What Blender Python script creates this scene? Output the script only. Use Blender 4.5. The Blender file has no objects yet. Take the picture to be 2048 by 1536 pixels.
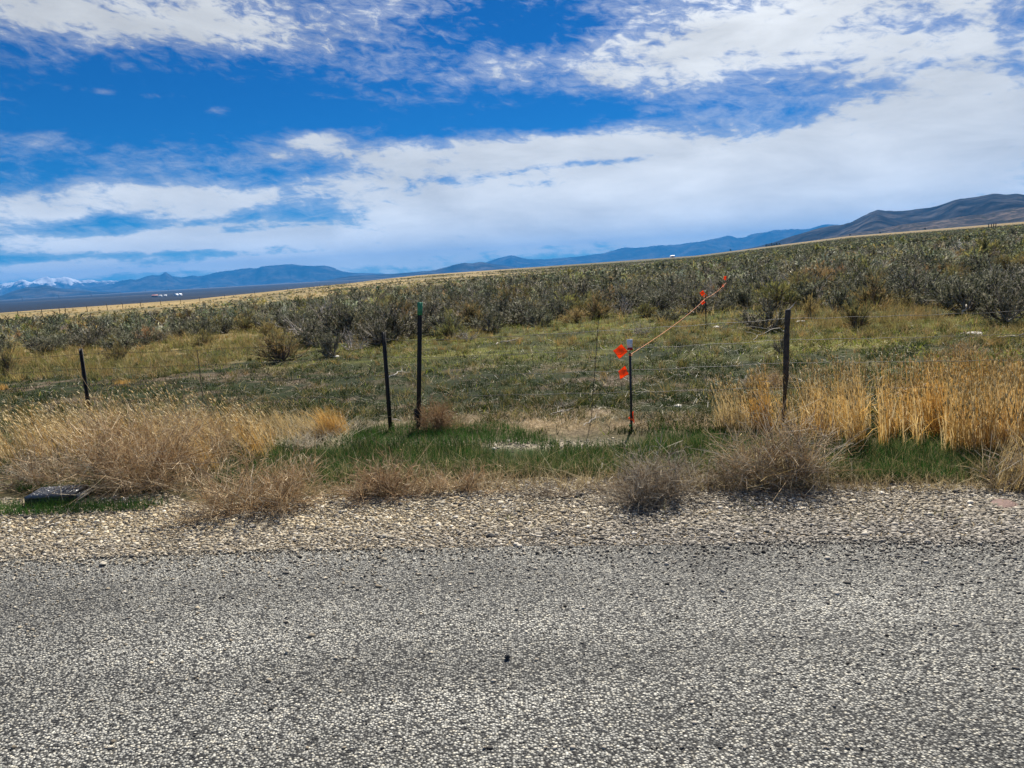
import bpy, math
import numpy as np
from mathutils import Matrix, Vector

rng = np.random.default_rng(11)
SC = bpy.context.scene
COL = SC.collection
R_ = math.radians

# ------------------------------------------------------------------ camera model
F = 1400.0                       # focal length in photograph pixels (2048 wide)
ZC = 1.6
PITCH, ROLL = R_(9.2), R_(-3.3)
CAMM = (Matrix.Rotation(R_(90) - PITCH, 3, 'X') @ Matrix.Rotation(ROLL, 3, 'Z'))
CM = np.array(CAMM)

def ray(px, py):
    px = np.asarray(px, float); py = np.asarray(py, float)
    d = np.stack([(px - 1024) / F, (768 - py) / F, -np.ones_like(px)], -1)
    d = d @ CM.T
    return d / np.linalg.norm(d, axis=-1, keepdims=True)

def proj(p):
    q = (np.asarray(p, float) - np.array([0, 0, ZC])) @ CM
    zz = np.minimum(q[..., 2], -1e-3)
    return 1024 + F * q[..., 0] / -zz, 768 - F * q[..., 1] / -zz, -q[..., 2]

def azel(px, py):
    d = ray(px, py)
    return np.arctan2(d[..., 0], d[..., 1]), np.arcsin(d[..., 2])

# ------------------------------------------------------------------ terrain
def hash2(ix, iy, s):
    n = (ix.astype(np.int64) * 374761393 + iy.astype(np.int64) * 668265263 + s * 69069) & 0x7fffffff
    n = ((n ^ (n >> 13)) * 1274126177) & 0x7fffffff
    return ((n ^ (n >> 16)) & 0xffff) / 65535.0

def vnoise(x, y, s=0):
    x = np.asarray(x, float); y = np.asarray(y, float)
    ix, iy = np.floor(x), np.floor(y)
    fx, fy = x - ix, y - iy
    fx = fx * fx * (3 - 2 * fx); fy = fy * fy * (3 - 2 * fy)
    a = hash2(ix, iy, s); b = hash2(ix + 1, iy, s); c = hash2(ix, iy + 1, s); d = hash2(ix + 1, iy + 1, s)
    return (a * (1 - fx) + b * fx) * (1 - fy) + (c * (1 - fx) + d * fx) * fy

def fbm(x, y, s=0, o=4):
    v = 0; a = .5; t = 0
    for k in range(o):
        v = v + a * vnoise(x * 2 ** k, y * 2 ** k, s + k * 17); t += a; a *= .5
    return v / t

def sstep(a, b, x):
    t = np.clip((x - a) / (b - a), 0, 1)
    return t * t * (3 - 2 * t)

_pxs = np.array([-700, 0, 400, 600, 725, 850, 1024, 1400, 1700, 2048, 2800])
_az = np.arctan((_pxs - 1024) / F)
_k = np.array([-.012, -.0115, -.0107, -.0037, -.0011, .0022, .0035, .0065, .0195, .0225, .023])
_rc = np.array([170, 170, 210, 300, 450, 1100, 1500, 2000, 2400, 2400, 2400.])

def height(x, y):
    x = np.asarray(x, float); y = np.asarray(y, float)
    r = np.hypot(x, y); az = np.arctan2(x, y)
    back = sstep(R_(60), R_(110), np.abs(az))
    k = np.interp(az, _az, _k) * (1 - back)
    rc = np.interp(az, _az, _rc)
    rr = np.minimum(r, rc)
    z = k * np.maximum(0, rr - 9)
    # low hummocks beyond the fence
    z = z + .16 * (fbm(x / 4.2, y / 4.2, 5) - .5) * sstep(9, 14, r) * (1 - sstep(40, 90, r))
    z = z + .07 * (fbm(x / .55, y / .55, 6) - .5) * sstep(7.2, 8.2, r) * (1 - sstep(26, 36, r)) * (1 - back)
    z = z + .45 * (fbm(x / 60, y / 60, 9) - .5) * sstep(40, 110, r) * (1 - .8 * sstep(300, 600, r))
    # shallow drain between gravel shoulder and fence
    z = z - .05 * np.exp(-((y - 6.3) / .6) ** 2) * (1 - back)
    # the fall to the valley floor and its slow rise to the ranges
    t = sstep(0, 1, (r - rc) / (900 + 1.2 * rc))
    vz = -27 + 31 * sstep(2500, 12000, r)
    z = z * (1 - t) + vz * t
    return z

def hit(px, py):
    d = ray(px, py)
    dz = np.minimum(d[..., 2], -.004)
    t = -ZC / dz
    for _ in range(12):
        h = height(d[..., 0] * t, d[..., 1] * t)
        t = .5 * t + .5 * np.clip((h - ZC) / dz, 1, 400)
    p = d * t[..., None]; p[..., 2] = height(p[..., 0], p[..., 1])
    return p

def hit1(px, py):
    return hit(np.array([float(px)]), np.array([float(py)]))[0]

def at_depth(px, py, y):
    d = ray(float(px), float(py)); t = y / d[1]
    return np.array([d[0] * t, y, ZC + d[2] * t])

# ------------------------------------------------------------------ mesh helpers
class Geo:
    def __init__(s): s.v = []; s.q = []; s.t = []; s.c = []; s.n = 0
    def add(s, v, q=None, t=None, c=(1, 1, 1)):
        v = np.asarray(v, np.float32).reshape(-1, 3)
        if q is not None and len(q): s.q.append(np.asarray(q, np.int64).reshape(-1, 4) + s.n)
        if t is not None and len(t): s.t.append(np.asarray(t, np.int64).reshape(-1, 3) + s.n)
        c = np.asarray(c, np.float32)
        if c.ndim == 1: c = np.broadcast_to(c, (len(v), 3))
        s.v.append(v); s.c.append(c); s.n += len(v)
    def strips(s, P, W, sides=2, c=(1, 1, 1), ref=None):
        """many polylines P (N,S,3) with half-widths W (N,S) as ribbons (sides 2) or tubes"""
        P = np.asarray(P, float); N, S, _ = P.shape
        W = np.broadcast_to(np.asarray(W, float), (N, S))
        T = np.gradient(P, axis=1); T /= np.linalg.norm(T, axis=2, keepdims=True) + 1e-9
        if ref is None:
            ref = rng.normal(size=(N, 1, 3))
        else:
            ref = np.broadcast_to(np.asarray(ref, float), (N, 1, 3))
        A = np.cross(T, ref); A /= np.linalg.norm(A, axis=2, keepdims=True) + 1e-9
        if sides == 2:
            V = np.stack([P - A * W[..., None], P + A * W[..., None]], 2)
        else:
            B = np.cross(T, A)
            an = np.arange(sides) * 2 * math.pi / sides
            V = P[:, :, None] + W[..., None, None] * (np.cos(an)[:, None] * A[:, :, None] + np.sin(an)[:, None] * B[:, :, None])
        K = V.shape[2]
        idx = np.arange(N * S * K).reshape(N, S, K)
        if sides == 2:
            q = np.stack([idx[:, :-1, 0], idx[:, :-1, 1], idx[:, 1:, 1], idx[:, 1:, 0]], -1)
        else:
            nx = np.roll(idx, -1, axis=2)
            q = np.stack([idx[:, :-1], nx[:, :-1], nx[:, 1:], idx[:, 1:]], -1)
        c = np.asarray(c, float)
        if c.ndim == 2: c = np.repeat(c, S * K, axis=0)
        s.add(V.reshape(-1, 3), q.reshape(-1, 4), None, c)
    def box(s, lo, hi, M=None, c=(1, 1, 1)):
        lo = np.array(lo, float); hi = np.array(hi, float)
        v = np.array([[x, y, z] for z in (0, 1) for y in (0, 1) for x in (0, 1)], float) * (hi - lo) + lo
        if M is not None: v = v @ np.array(M).T
        s.add(v, [[0, 2, 3, 1], [4, 5, 7, 6], [0, 1, 5, 4], [2, 6, 7, 3], [0, 4, 6, 2], [1, 3, 7, 5]], None, c)
    def arrays(s):
        v = np.concatenate(s.v)
        q = np.concatenate(s.q) if s.q else np.zeros((0, 4), np.int64)
        t = np.concatenate(s.t) if s.t else np.zeros((0, 3), np.int64)
        return v, q, t, np.concatenate(s.c)
    def mesh(s, name, mat=None, smooth=False):
        v, q, t, c = s.arrays()
        me = bpy.data.meshes.new(name)
        me.vertices.add(len(v)); me.vertices.foreach_set('co', v.astype(np.float32).ravel())
        me.loops.add(q.size + t.size)
        me.loops.foreach_set('vertex_index', np.concatenate([q.ravel(), t.ravel()]).astype(np.int32))
        me.polygons.add(len(q) + len(t))
        st = np.concatenate([np.arange(len(q)) * 4, q.size + np.arange(len(t)) * 3]).astype(np.int32)
        me.polygons.foreach_set('loop_start', st)
        if smooth: me.polygons.foreach_set('use_smooth', np.ones(len(st), bool))
        a = me.color_attributes.new('tint', 'FLOAT_COLOR', 'POINT')
        a.data.foreach_set('color', np.concatenate([c, np.ones((len(c), 1), np.float32)], 1).astype(np.float32).ravel())
        me.update(calc_edges=True)
        if mat: me.materials.append(mat)
        return me

def put(name, me, parent=None, loc=None):
    o = bpy.data.objects.new(name, me); COL.objects.link(o)
    if loc is not None: o.location = [float(a) for a in loc]
    if parent: o.parent = parent
    return o

def tag(o, label=None, cat=None, group=None, kind=None):
    if label: o['label'] = label
    if cat: o['category'] = cat
    if group: o['group'] = group
    if kind: o['kind'] = kind
    return o

def empty(name, loc, label=None, cat=None, group=None, rz=0, s=1):
    o = put(name, None, None, loc); o.rotation_euler = (0, 0, float(rz))
    o.scale = (s, s, s) if np.isscalar(s) else [float(a) for a in s]
    o.empty_display_size = .1
    return tag(o, label, cat, group)

# ------------------------------------------------------------------ materials
def newmat(name):
    m = bpy.data.materials.new(name); m.use_nodes = True
    nt = m.node_tree; nt.nodes.clear()
    return m, nt, (lambda t, **k: _node(nt, t, **k))

def _node(nt, t, **k):
    n = nt.nodes.new(t)
    for a, v in k.items(): setattr(n, a, v)
    return n

def ramp(n, pts):
    cr = n.color_ramp
    while len(cr.elements) > 1: cr.elements.remove(cr.elements[-1])
    cr.elements[0].position = pts[0][0]; cr.elements[0].color = (*pts[0][1], 1)
    for p, c in pts[1:]:
        e = cr.elements.new(p); e.color = (*c, 1)

def g3(v): return (v, v, v)

def plant_mat(name, transl=.35, rough=.7, var=.35, scale=9.0, objvar=.0):
    m, nt, N = newmat(name); L = nt.links.new
    at = N('ShaderNodeAttribute', attribute_name='tint')
    tc = N('ShaderNodeTexCoord'); nz = N('ShaderNodeTexNoise'); nz.inputs['Scale'].default_value = scale; nz.inputs['Detail'].default_value = 3
    L(tc.outputs['Object'], nz.inputs['Vector'])
    mr = N('ShaderNodeMapRange'); mr.inputs[1].default_value = .3; mr.inputs[2].default_value = .7
    mr.inputs[3].default_value = 1 - var; mr.inputs[4].default_value = 1 + var
    L(nz.outputs['Fac'], mr.inputs[0])
    hs = N('ShaderNodeHueSaturation')
    L(at.outputs['Color'], hs.inputs['Color']); L(mr.outputs[0], hs.inputs['Value'])
    if objvar:
        oi = N('ShaderNodeObjectInfo'); m2 = N('ShaderNodeMapRange')
        m2.inputs[3].default_value = .5 - objvar; m2.inputs[4].default_value = .5 + objvar
        L(oi.outputs['Random'], m2.inputs[0]); L(m2.outputs[0], hs.inputs['Hue'])
    pb = N('ShaderNodeBsdfPrincipled'); pb.inputs['Roughness'].default_value = rough
    pb.inputs['Specular IOR Level'].default_value = .25
    L(hs.outputs[0], pb.inputs['Base Color'])
    out = N('ShaderNodeOutputMaterial')
    if transl:
        tr = N('ShaderNodeBsdfTranslucent'); L(hs.outputs[0], tr.inputs['Color'])
        mx = N('ShaderNodeMixShader'); mx.inputs[0].default_value = transl
        L(pb.outputs[0], mx.inputs[1]); L(tr.outputs[0], mx.inputs[2]); L(mx.outputs[0], out.inputs[0])
    else:
        L(pb.outputs[0], out.inputs[0])
    return m

def solid(name, col, rough=.6, var=.25, scale=20., metal=0, bump=.2, transl=0):
    m, nt, N = newmat(name); L = nt.links.new
    tc = N('ShaderNodeTexCoord'); nz = N('ShaderNodeTexNoise'); nz.inputs['Scale'].default_value = scale; nz.inputs['Detail'].default_value = 5
    L(tc.outputs['Object'], nz.inputs['Vector'])
    r = N('ShaderNodeValToRGB')
    ramp(r, [(.3, tuple(c * (1 - var) for c in col)), (.7, tuple(min(1, c * (1 + var)) for c in col))])
    L(nz.outputs['Fac'], r.inputs[0])
    pb = N('ShaderNodeBsdfPrincipled'); pb.inputs['Roughness'].default_value = rough; pb.inputs['Metallic'].default_value = metal
    L(r.outputs[0], pb.inputs['Base Color'])
    if bump:
        b = N('ShaderNodeBump'); b.inputs['Strength'].default_value = bump; b.inputs['Distance'].default_value = .01
        L(nz.outputs['Fac'], b.inputs['Height']); L(b.outputs[0], pb.inputs['Normal'])
    out = N('ShaderNodeOutputMaterial')
    if transl:
        tr = N('ShaderNodeBsdfTranslucent'); L(r.outputs[0], tr.inputs['Color'])
        mx = N('ShaderNodeMixShader'); mx.inputs[0].default_value = transl
        L(pb.outputs[0], mx.inputs[1]); L(tr.outputs[0], mx.inputs[2]); L(mx.outputs[0], out.inputs[0])
    else: L(pb.outputs[0], out.inputs[0])
    return m

M_GRASS = plant_mat('grass', .28, .6, .35, 6)
M_STRAW = plant_mat('straw', .4, .6, .3, 7)
M_TWIG = plant_mat('dry_twig', .15, .8, .35, 14)
M_SAGE = plant_mat('sage_leaf', .25, .75, .5, 4, .03)
M_WOOD = plant_mat('sage_wood', 0, .9, .5, 12)
M_STONE = plant_mat('stone', 0, .85, .35, 60)

# ------------------------------------------------------------------ road edge and zones (map laid out on the ground)
EDGE = hit(np.array([-500., 0, 300, 600, 1024, 1500, 2048, 2500]), np.array([1146., 1118, 1108, 1096, 1084, 1078, 1080, 1082]))
_ec = np.polyfit(EDGE[1:7, 0], EDGE[1:7, 1], 1)
def edge_y(x): return _ec[0] * x + _ec[1] + .12 * (fbm(x * 1.3, x * 0, 3) - .5) + .16 * (fbm(x * .35 + 7, x * 0, 4) - .5)

GT = (np.array([-900, 0, 60, 200, 330, 420, 520, 640, 720, 1000, 1150, 1250, 1400, 1500, 1650, 1800, 2048, 3000]),
      np.array([1025, 1012, 1015, 1012, 1000, 1035, 1038, 1002, 988, 978, 965, 985, 990, 985, 972, 975, 1000, 1005]))

def zones(x, y):
    """ground colour at world points, from soft masks on the map"""
    p = np.stack([x, y, height(x, y)], -1)
    px, py, dep = proj(p)
    j = (fbm(x * 1.1, y * 1.1, 21) - .5); j2 = (fbm(x * 3.3, y * 3.3, 22) - .5)
    front = (dep > .5)
    pyj = py + j * 30 + j2 * 22
    r = np.hypot(x, y)
    n1 = fbm(x / 1.7, y / 1.7, 31); n2 = fbm(x / .45, y / .45, 33, 3); n3 = fbm(x / 25., y / 25., 35); n4 = fbm(x / 7., y / 7., 36)
    def mixc(a, b, t): return a * (1 - t[..., None]) + np.asarray(b) * t[..., None]
    straw = np.array([.27, .20, .09]); dgreen = np.array([.020, .028, .008]); ygreen = np.array([.12, .12, .018])
    soil = np.array([.21, .155, .10]); sageg = np.array([.085, .085, .045])
    c = np.zeros(x.shape + (3,)) + dgreen
    c = mixc(c, soil * .5, sstep(.50, .78, n2))
    # yellow green sward toward the brush
    yg = sstep(752, 700, pyj - (px - 1024) * .0) * sstep(.30, .62, n1 * .6 + n2 * .4)
    c = mixc(c, ygreen, yg * .8)
    dk = sstep(.50, .60, fbm(x / .95, y / .7, 171, 3))
    c = mixc(c, np.array([.022, .028, .008]), dk * yg * .85)
    # straw clearing on the left side and between the bushes
    st = sstep(745, 700, pyj) * sstep(700, 250, px + 300 * j) * .9
    c = mixc(c, straw * .9, st * sstep(.3, .6, n2 * .5 + n1 * .5))
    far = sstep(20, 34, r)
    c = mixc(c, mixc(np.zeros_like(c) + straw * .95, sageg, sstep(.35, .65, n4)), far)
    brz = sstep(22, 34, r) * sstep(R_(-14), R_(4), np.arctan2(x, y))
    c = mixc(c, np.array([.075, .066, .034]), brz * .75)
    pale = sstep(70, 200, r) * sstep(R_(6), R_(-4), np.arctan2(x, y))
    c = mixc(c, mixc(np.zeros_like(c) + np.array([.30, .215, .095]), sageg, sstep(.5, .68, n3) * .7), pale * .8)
    # cloud shadow over the valley floor, painted as near black ground colour
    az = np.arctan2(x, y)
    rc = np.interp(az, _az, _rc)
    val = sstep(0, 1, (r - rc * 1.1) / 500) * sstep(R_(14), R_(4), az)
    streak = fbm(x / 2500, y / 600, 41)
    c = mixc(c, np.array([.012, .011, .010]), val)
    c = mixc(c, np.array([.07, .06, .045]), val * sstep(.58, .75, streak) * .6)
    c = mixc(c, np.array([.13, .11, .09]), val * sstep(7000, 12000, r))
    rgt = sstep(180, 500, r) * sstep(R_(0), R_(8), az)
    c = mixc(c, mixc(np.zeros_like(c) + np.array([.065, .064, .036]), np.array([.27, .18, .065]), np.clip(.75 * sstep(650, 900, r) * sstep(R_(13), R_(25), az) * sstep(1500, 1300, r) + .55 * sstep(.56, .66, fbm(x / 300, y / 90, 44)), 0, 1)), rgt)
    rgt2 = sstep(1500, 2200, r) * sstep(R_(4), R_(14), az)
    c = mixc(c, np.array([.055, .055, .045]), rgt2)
    # bare tan soil by the fence line
    near = front & (r < 14)
    so = np.exp(-((py + j * 26 - 848) / 22) ** 2) * sstep(560, 940, px) * sstep(1560, 1400, px) * near
    c = mixc(c, np.array([.32, .24, .15]), np.clip(so * .85 * sstep(.3, .55, n2 * .6 + n1 * .4), 0, 1))
    # thatch on the verge
    ve = sstep(845, 880, pyj) * near
    c = mixc(c, np.array([.085, .072, .034]), ve * .9)
    gp = np.exp(-((py + j * 14 - 888) / 9) ** 2) * sstep(690, 760, px) * sstep(1300, 1230, px) * near
    c = mixc(c, np.array([.40, .34, .25]), np.clip(gp * 1.2, 0, 1))
    gr_strip = sstep(880, 900, pyj) * sstep(968, 945, pyj) * near * sstep(420, 520, px)
    c = mixc(c, np.array([.035, .055, .015]), gr_strip * .9)
    # gravel shoulder
    gt = np.interp(px, GT[0], GT[1])
    gm = sstep(-16, 6, pyj - gt)
    gm = np.where(front & (r < 30), gm, 0)
    ey = edge_y(x)
    gm = np.maximum(gm, sstep(ey + 1.0, ey + .8, y) * (y > -9))
    warm = .5 + .5 * sstep(0.2, -1.8, x)
    gravel = np.array([.34, .30, .235])[None] * 1.0
    gravel = gravel * (1 - .25 * (1 - warm))[..., None]
    c = c * (1 - gm[..., None]) + gravel * gm[..., None]
    return c, gm

# ------------------------------------------------------------------ ground sheet
def build_ground():
    front = np.radians(np.linspace(-60, 60, 525))
    back = np.radians(np.linspace(60, 300, 80))[1:-1]
    az = np.concatenate([front, back])
    rr = np.concatenate([np.linspace(.6, 3, 10), np.linspace(3.1, 9, 110), np.geomspace(9.05, 60, 210), np.geomspace(62, 600, 90), np.geomspace(630, 21500, 90)])
    A, Rr = np.meshgrid(az, rr)
    X = Rr * np.sin(A); Y = Rr * np.cos(A); Z = height(X, Y)
    n, m = X.shape
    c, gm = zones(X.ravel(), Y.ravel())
    v = np.stack([X, Y, Z], -1).reshape(-1, 3)
    idx = np.arange(n * m).reshape(n, m); nx = np.roll(idx, -1, 1)
    q = np.stack([idx[:-1], idx[1:], nx[1:], nx[:-1]], -1).reshape(-1, 4)
    v = np.concatenate([v, [[0, 0, height(0., 0.)]]]); c = np.concatenate([c, c[:1]]); gm = np.append(gm, 1)
    t = np.stack([idx[0], nx[0], np.full(m, n * m)], -1)
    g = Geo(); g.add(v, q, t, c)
    mat, nt, N = newmat('ground'); L = nt.links.new
    at = N('ShaderNodeAttribute', attribute_name='tint'); ag = N('ShaderNodeAttribute', attribute_name='gravel')
    geo = N('ShaderNodeNewGeometry')
    n1 = N('ShaderNodeTexNoise'); n1.inputs['Scale'].default_value = 22; n1.inputs['Detail'].default_value = 6; n1.inputs['Roughness'].default_value = .75
    n2 = N('ShaderNodeTexNoise'); n2.inputs['Scale'].default_value = 1.1; n2.inputs['Detail'].default_value = 8; n2.inputs['Roughness'].default_value = .8
    n3 = N('ShaderNodeTexNoise'); n3.inputs['Scale'].default_value = .03; n3.inputs['Detail'].default_value = 10; n3.inputs['Roughness'].default_value = .75
    for n_ in (n1, n2, n3): L(geo.outputs['Position'], n_.inputs['Vector'])
    def mrange(src, a, b, c_, d):
        r = N('ShaderNodeMapRange'); r.inputs[1].default_value = a; r.inputs[2].default_value = b; r.inputs[3].default_value = c_; r.inputs[4].default_value = d
        L(src, r.inputs[0]); return r.outputs[0]
    def mul(a, b):
        r = N('ShaderNodeMath', operation='MULTIPLY'); L(a, r.inputs[0]); L(b, r.inputs[1]); return r.outputs[0]
    val = mul(mul(mrange(n1.outputs['Fac'], .3, .7, .3, 1.75), mrange(n2.outputs['Fac'], .3, .7, .5, 1.55)), mrange(n3.outputs['Fac'], .3, .7, .65, 1.35))
    vm = N('ShaderNodeVectorMath', operation='SCALE'); L(at.outputs['Color'], vm.inputs[0]); L(val, vm.inputs['Scale'])
    # gravel bed: small stones in the material under the loose ones
    vo = N('ShaderNodeTexVoronoi'); vo.inputs['Scale'].default_value = 62; L(geo.outputs['Position'], vo.inputs['Vector'])
    sep = N('ShaderNodeSeparateColor'); L(vo.outputs['Color'], sep.inputs[0])
    rp = N('ShaderNodeValToRGB'); ramp(rp, [(0, (.07, .06, .05)), (.3, (.26, .21, .14)), (.6, (.44, .36, .24)), (.85, (.56, .48, .34)), (1, (.7, .64, .52))])
    L(sep.outputs[0], rp.inputs[0])
    gd = mrange(vo.outputs['Distance'], .25, .65, 1, .35)
    vm2 = N('ShaderNodeVectorMath', operation='SCALE'); L(rp.outputs[0], vm2.inputs[0]); L(gd, vm2.inputs['Scale'])
    vm3 = N('ShaderNodeVectorMath', operation='MULTIPLY'); L(vm2.outputs[0], vm3.inputs[0]); vm3.inputs[1].default_value = (1.05, 1, .93)
    mx = N('ShaderNodeMix', data_type='RGBA'); L(ag.outputs['Fac'], mx.inputs['Factor']); L(vm.outputs[0], mx.inputs['A']); L(vm3.outputs[0], mx.inputs['B'])
    pb = N('ShaderNodeBsdfPrincipled'); pb.inputs['Roughness'].default_value = .95; pb.inputs['Specular IOR Level'].default_value = .1
    L(mx.outputs['Result'], pb.inputs['Base Color'])
    hh = N('ShaderNodeMath', operation='MULTIPLY_ADD'); L(gd, hh.inputs[0]); L(ag.outputs['Fac'], hh.inputs[1]); L(n1.outputs['Fac'], hh.inputs[2])
    bp = N('ShaderNodeBump'); bp.inputs['Strength'].default_value = .9; bp.inputs['Distance'].default_value = .02
    L(hh.outputs[0], bp.inputs['Height']); L(bp.outputs[0], pb.inputs['Normal'])
    out = N('ShaderNodeOutputMaterial'); L(pb.outputs[0], out.inputs[0])
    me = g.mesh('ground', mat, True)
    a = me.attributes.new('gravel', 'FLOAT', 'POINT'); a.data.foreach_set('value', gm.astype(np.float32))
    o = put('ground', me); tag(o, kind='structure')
build_ground()

# ------------------------------------------------------------------ road
def build_road():
    xs = np.concatenate([np.linspace(-70, -8, 60), np.linspace(-7.9, 7.9, 320), np.linspace(8, 70, 60)])
    ts = np.concatenate([[0, .004, .012, .03], np.linspace(.08, 1, 40)])
    X, T = np.meshgrid(xs, ts)
    top = edge_y(X) + .02 * (fbm(X * 9, X * 0, 61) - .5) * 2
    Y = top - T * 7.4
    Z = height(X, Y) + .0015 + .005 * sstep(0, .04, T)
    idx = np.arange(X.size).reshape(X.shape)
    q = np.stack([idx[:-1, :-1], idx[1:, :-1], idx[1:, 1:], idx[:-1, 1:]], -1).reshape(-1, 4)
    g = Geo(); g.add(np.stack([X, Y, Z], -1), q)
    mat, nt, N = newmat('chip_seal'); L = nt.links.new
    geo = N('ShaderNodeNewGeometry')
    def vor(scale, feat='F1', rnd=1):
        v = N('ShaderNodeTexVoronoi', feature=feat); v.inputs['Scale'].default_value = scale; v.inputs['Randomness'].default_value = rnd
        L(geo.outputs['Position'], v.inputs['Vector']); return v
    wv = N('ShaderNodeTexNoise'); wv.inputs['Scale'].default_value = 40; L(geo.outputs['Position'], wv.inputs['Vector'])
    v1 = vor(98); v2 = vor(190)
    s1 = N('ShaderNodeSeparateColor'); L(v1.outputs['Color'], s1.inputs[0])
    rp = N('ShaderNodeValToRGB')
    ramp(rp, [(0, (.015, .015, .016)), (.12, (.06, .06, .06)), (.25, (.19, .187, .175)), (.55, (.33, .322, .30)), (.8, (.45, .435, .40)), (.93, (.54, .50, .42)), (1, (.68, .66, .60))])
    L(s1.outputs[0], rp.inputs[0])
    def mrange(src, a, b, c_, d):
        r = N('ShaderNodeMapRange'); r.inputs[1].default_value = a; r.inputs[2].default_value = b; r.inputs[3].default_value = c_; r.inputs[4].default_value = d
        L(src, r.inputs[0]); return r.outputs[0]
    gap = mrange(v1.outputs['Distance'], .38, .66, 1, .10)
    nz = N('ShaderNodeTexNoise'); nz.inputs['Scale'].default_value = .8; nz.inputs['Detail'].default_value = 5; L(geo.outputs['Position'], nz.inputs['Vector'])
    mp = N('ShaderNodeMapping'); mp.inputs['Scale'].default_value = (.15, 1.6, 1); L(geo.outputs['Position'], mp.inputs['Vector'])
    nw = N('ShaderNodeTexNoise'); nw.inputs['Scale'].default_value = 1.0; nw.inputs['Detail'].default_value = 4; L(mp.outputs[0], nw.inputs['Vector'])
    a1 = N('ShaderNodeMath', operation='MULTIPLY'); L(gap, a1.inputs[0]); L(mrange(nz.outputs['Fac'], .3, .7, .72, 1.22), a1.inputs[1])
    a2 = N('ShaderNodeMath', operation='MULTIPLY'); L(a1.outputs[0], a2.inputs[0]); L(mrange(nw.outputs['Fac'], .3, .7, .62, 1.25), a2.inputs[1])
    wm = N('ShaderNodeVectorMath', operation='MULTIPLY'); L(rp.outputs[0], wm.inputs[0]); wm.inputs[1].default_value = (1.0, 1.0, .95)
    sc = N('ShaderNodeVectorMath', operation='SCALE'); L(wm.outputs[0], sc.inputs[0]); L(a2.outputs[0], sc.inputs['Scale'])
    pb = N('ShaderNodeBsdfPrincipled'); pb.inputs['Roughness'].default_value = .8; pb.inputs['Specular IOR Level'].default_value = .3
    L(sc.outputs[0], pb.inputs['Base Color'])
    h1 = mrange(v1.outputs['Distance'], .1, .6, 1, 0)
    s2 = N('ShaderNodeMath', operation='MULTIPLY'); L(h1, s2.inputs[0]); L(mrange(s1.outputs[1], 0, 1, .35, 1.2), s2.inputs[1])
    ad = N('ShaderNodeMath', operation='MULTIPLY_ADD'); L(v2.outputs['Distance'], ad.inputs[0]); ad.inputs[1].default_value = -.35; L(s2.outputs[0], ad.inputs[2])
    bp = N('ShaderNodeBump'); bp.inputs['Strength'].default_value = 1; bp.inputs['Distance'].default_value = .007
    L(ad.outputs[0], bp.inputs['Height']); L(bp.outputs[0], pb.inputs['Normal'])
    out = N('ShaderNodeOutputMaterial'); L(pb.outputs[0], out.inputs[0])
    o = put('road', g.mesh('road', mat, True)); tag(o, kind='structure')
build_road()

# ------------------------------------------------------------------ stones
_ph = (1 + 5 ** .5) / 2
ICO = np.array([[-1, _ph, 0], [1, _ph, 0], [-1, -_ph, 0], [1, -_ph, 0], [0, -1, _ph], [0, 1, _ph], [0, -1, -_ph], [0, 1, -_ph], [_ph, 0, -1], [_ph, 0, 1], [-_ph, 0, -1], [-_ph, 0, 1]]) / 1.902
ICF = np.array([[0, 11, 5], [0, 5, 1], [0, 1, 7], [0, 7, 10], [0, 10, 11], [1, 5, 9], [5, 11, 4], [11, 10, 2], [10, 7, 6], [7, 1, 8], [3, 9, 4], [3, 4, 2], [3, 2, 6], [3, 6, 8], [3, 8, 9], [4, 9, 5], [2, 4, 11], [6, 2, 10], [8, 6, 7], [9, 8, 1]])

def stones(P, S, C):
    n = len(P)
    V = ICO[None] * (1 + .35 * rng.normal(size=(n, 12, 1)).clip(-1.3, 1.3) * .6)
    V = V * S[:, None, None] * np.stack([rng.uniform(.8, 1.4, n), rng.uniform(.7, 1.2, n), rng.uniform(.4, .8, n)], 1)[:, None]
    a = rng.uniform(0, 6.28, n); ca, sa = np.cos(a)[:, None], np.sin(a)[:, None]
    X = V[..., 0] * ca - V[..., 1] * sa; Y = V[..., 0] * sa + V[..., 1] * ca
    V = np.stack([X, Y, V[..., 2]], -1) + P[:, None]
    F_ = ICF[None] + (np.arange(n) * 12)[:, None, None]
    return V.reshape(-1, 3), F_.reshape(-1, 3), np.repeat(C, 12, 0)

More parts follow.
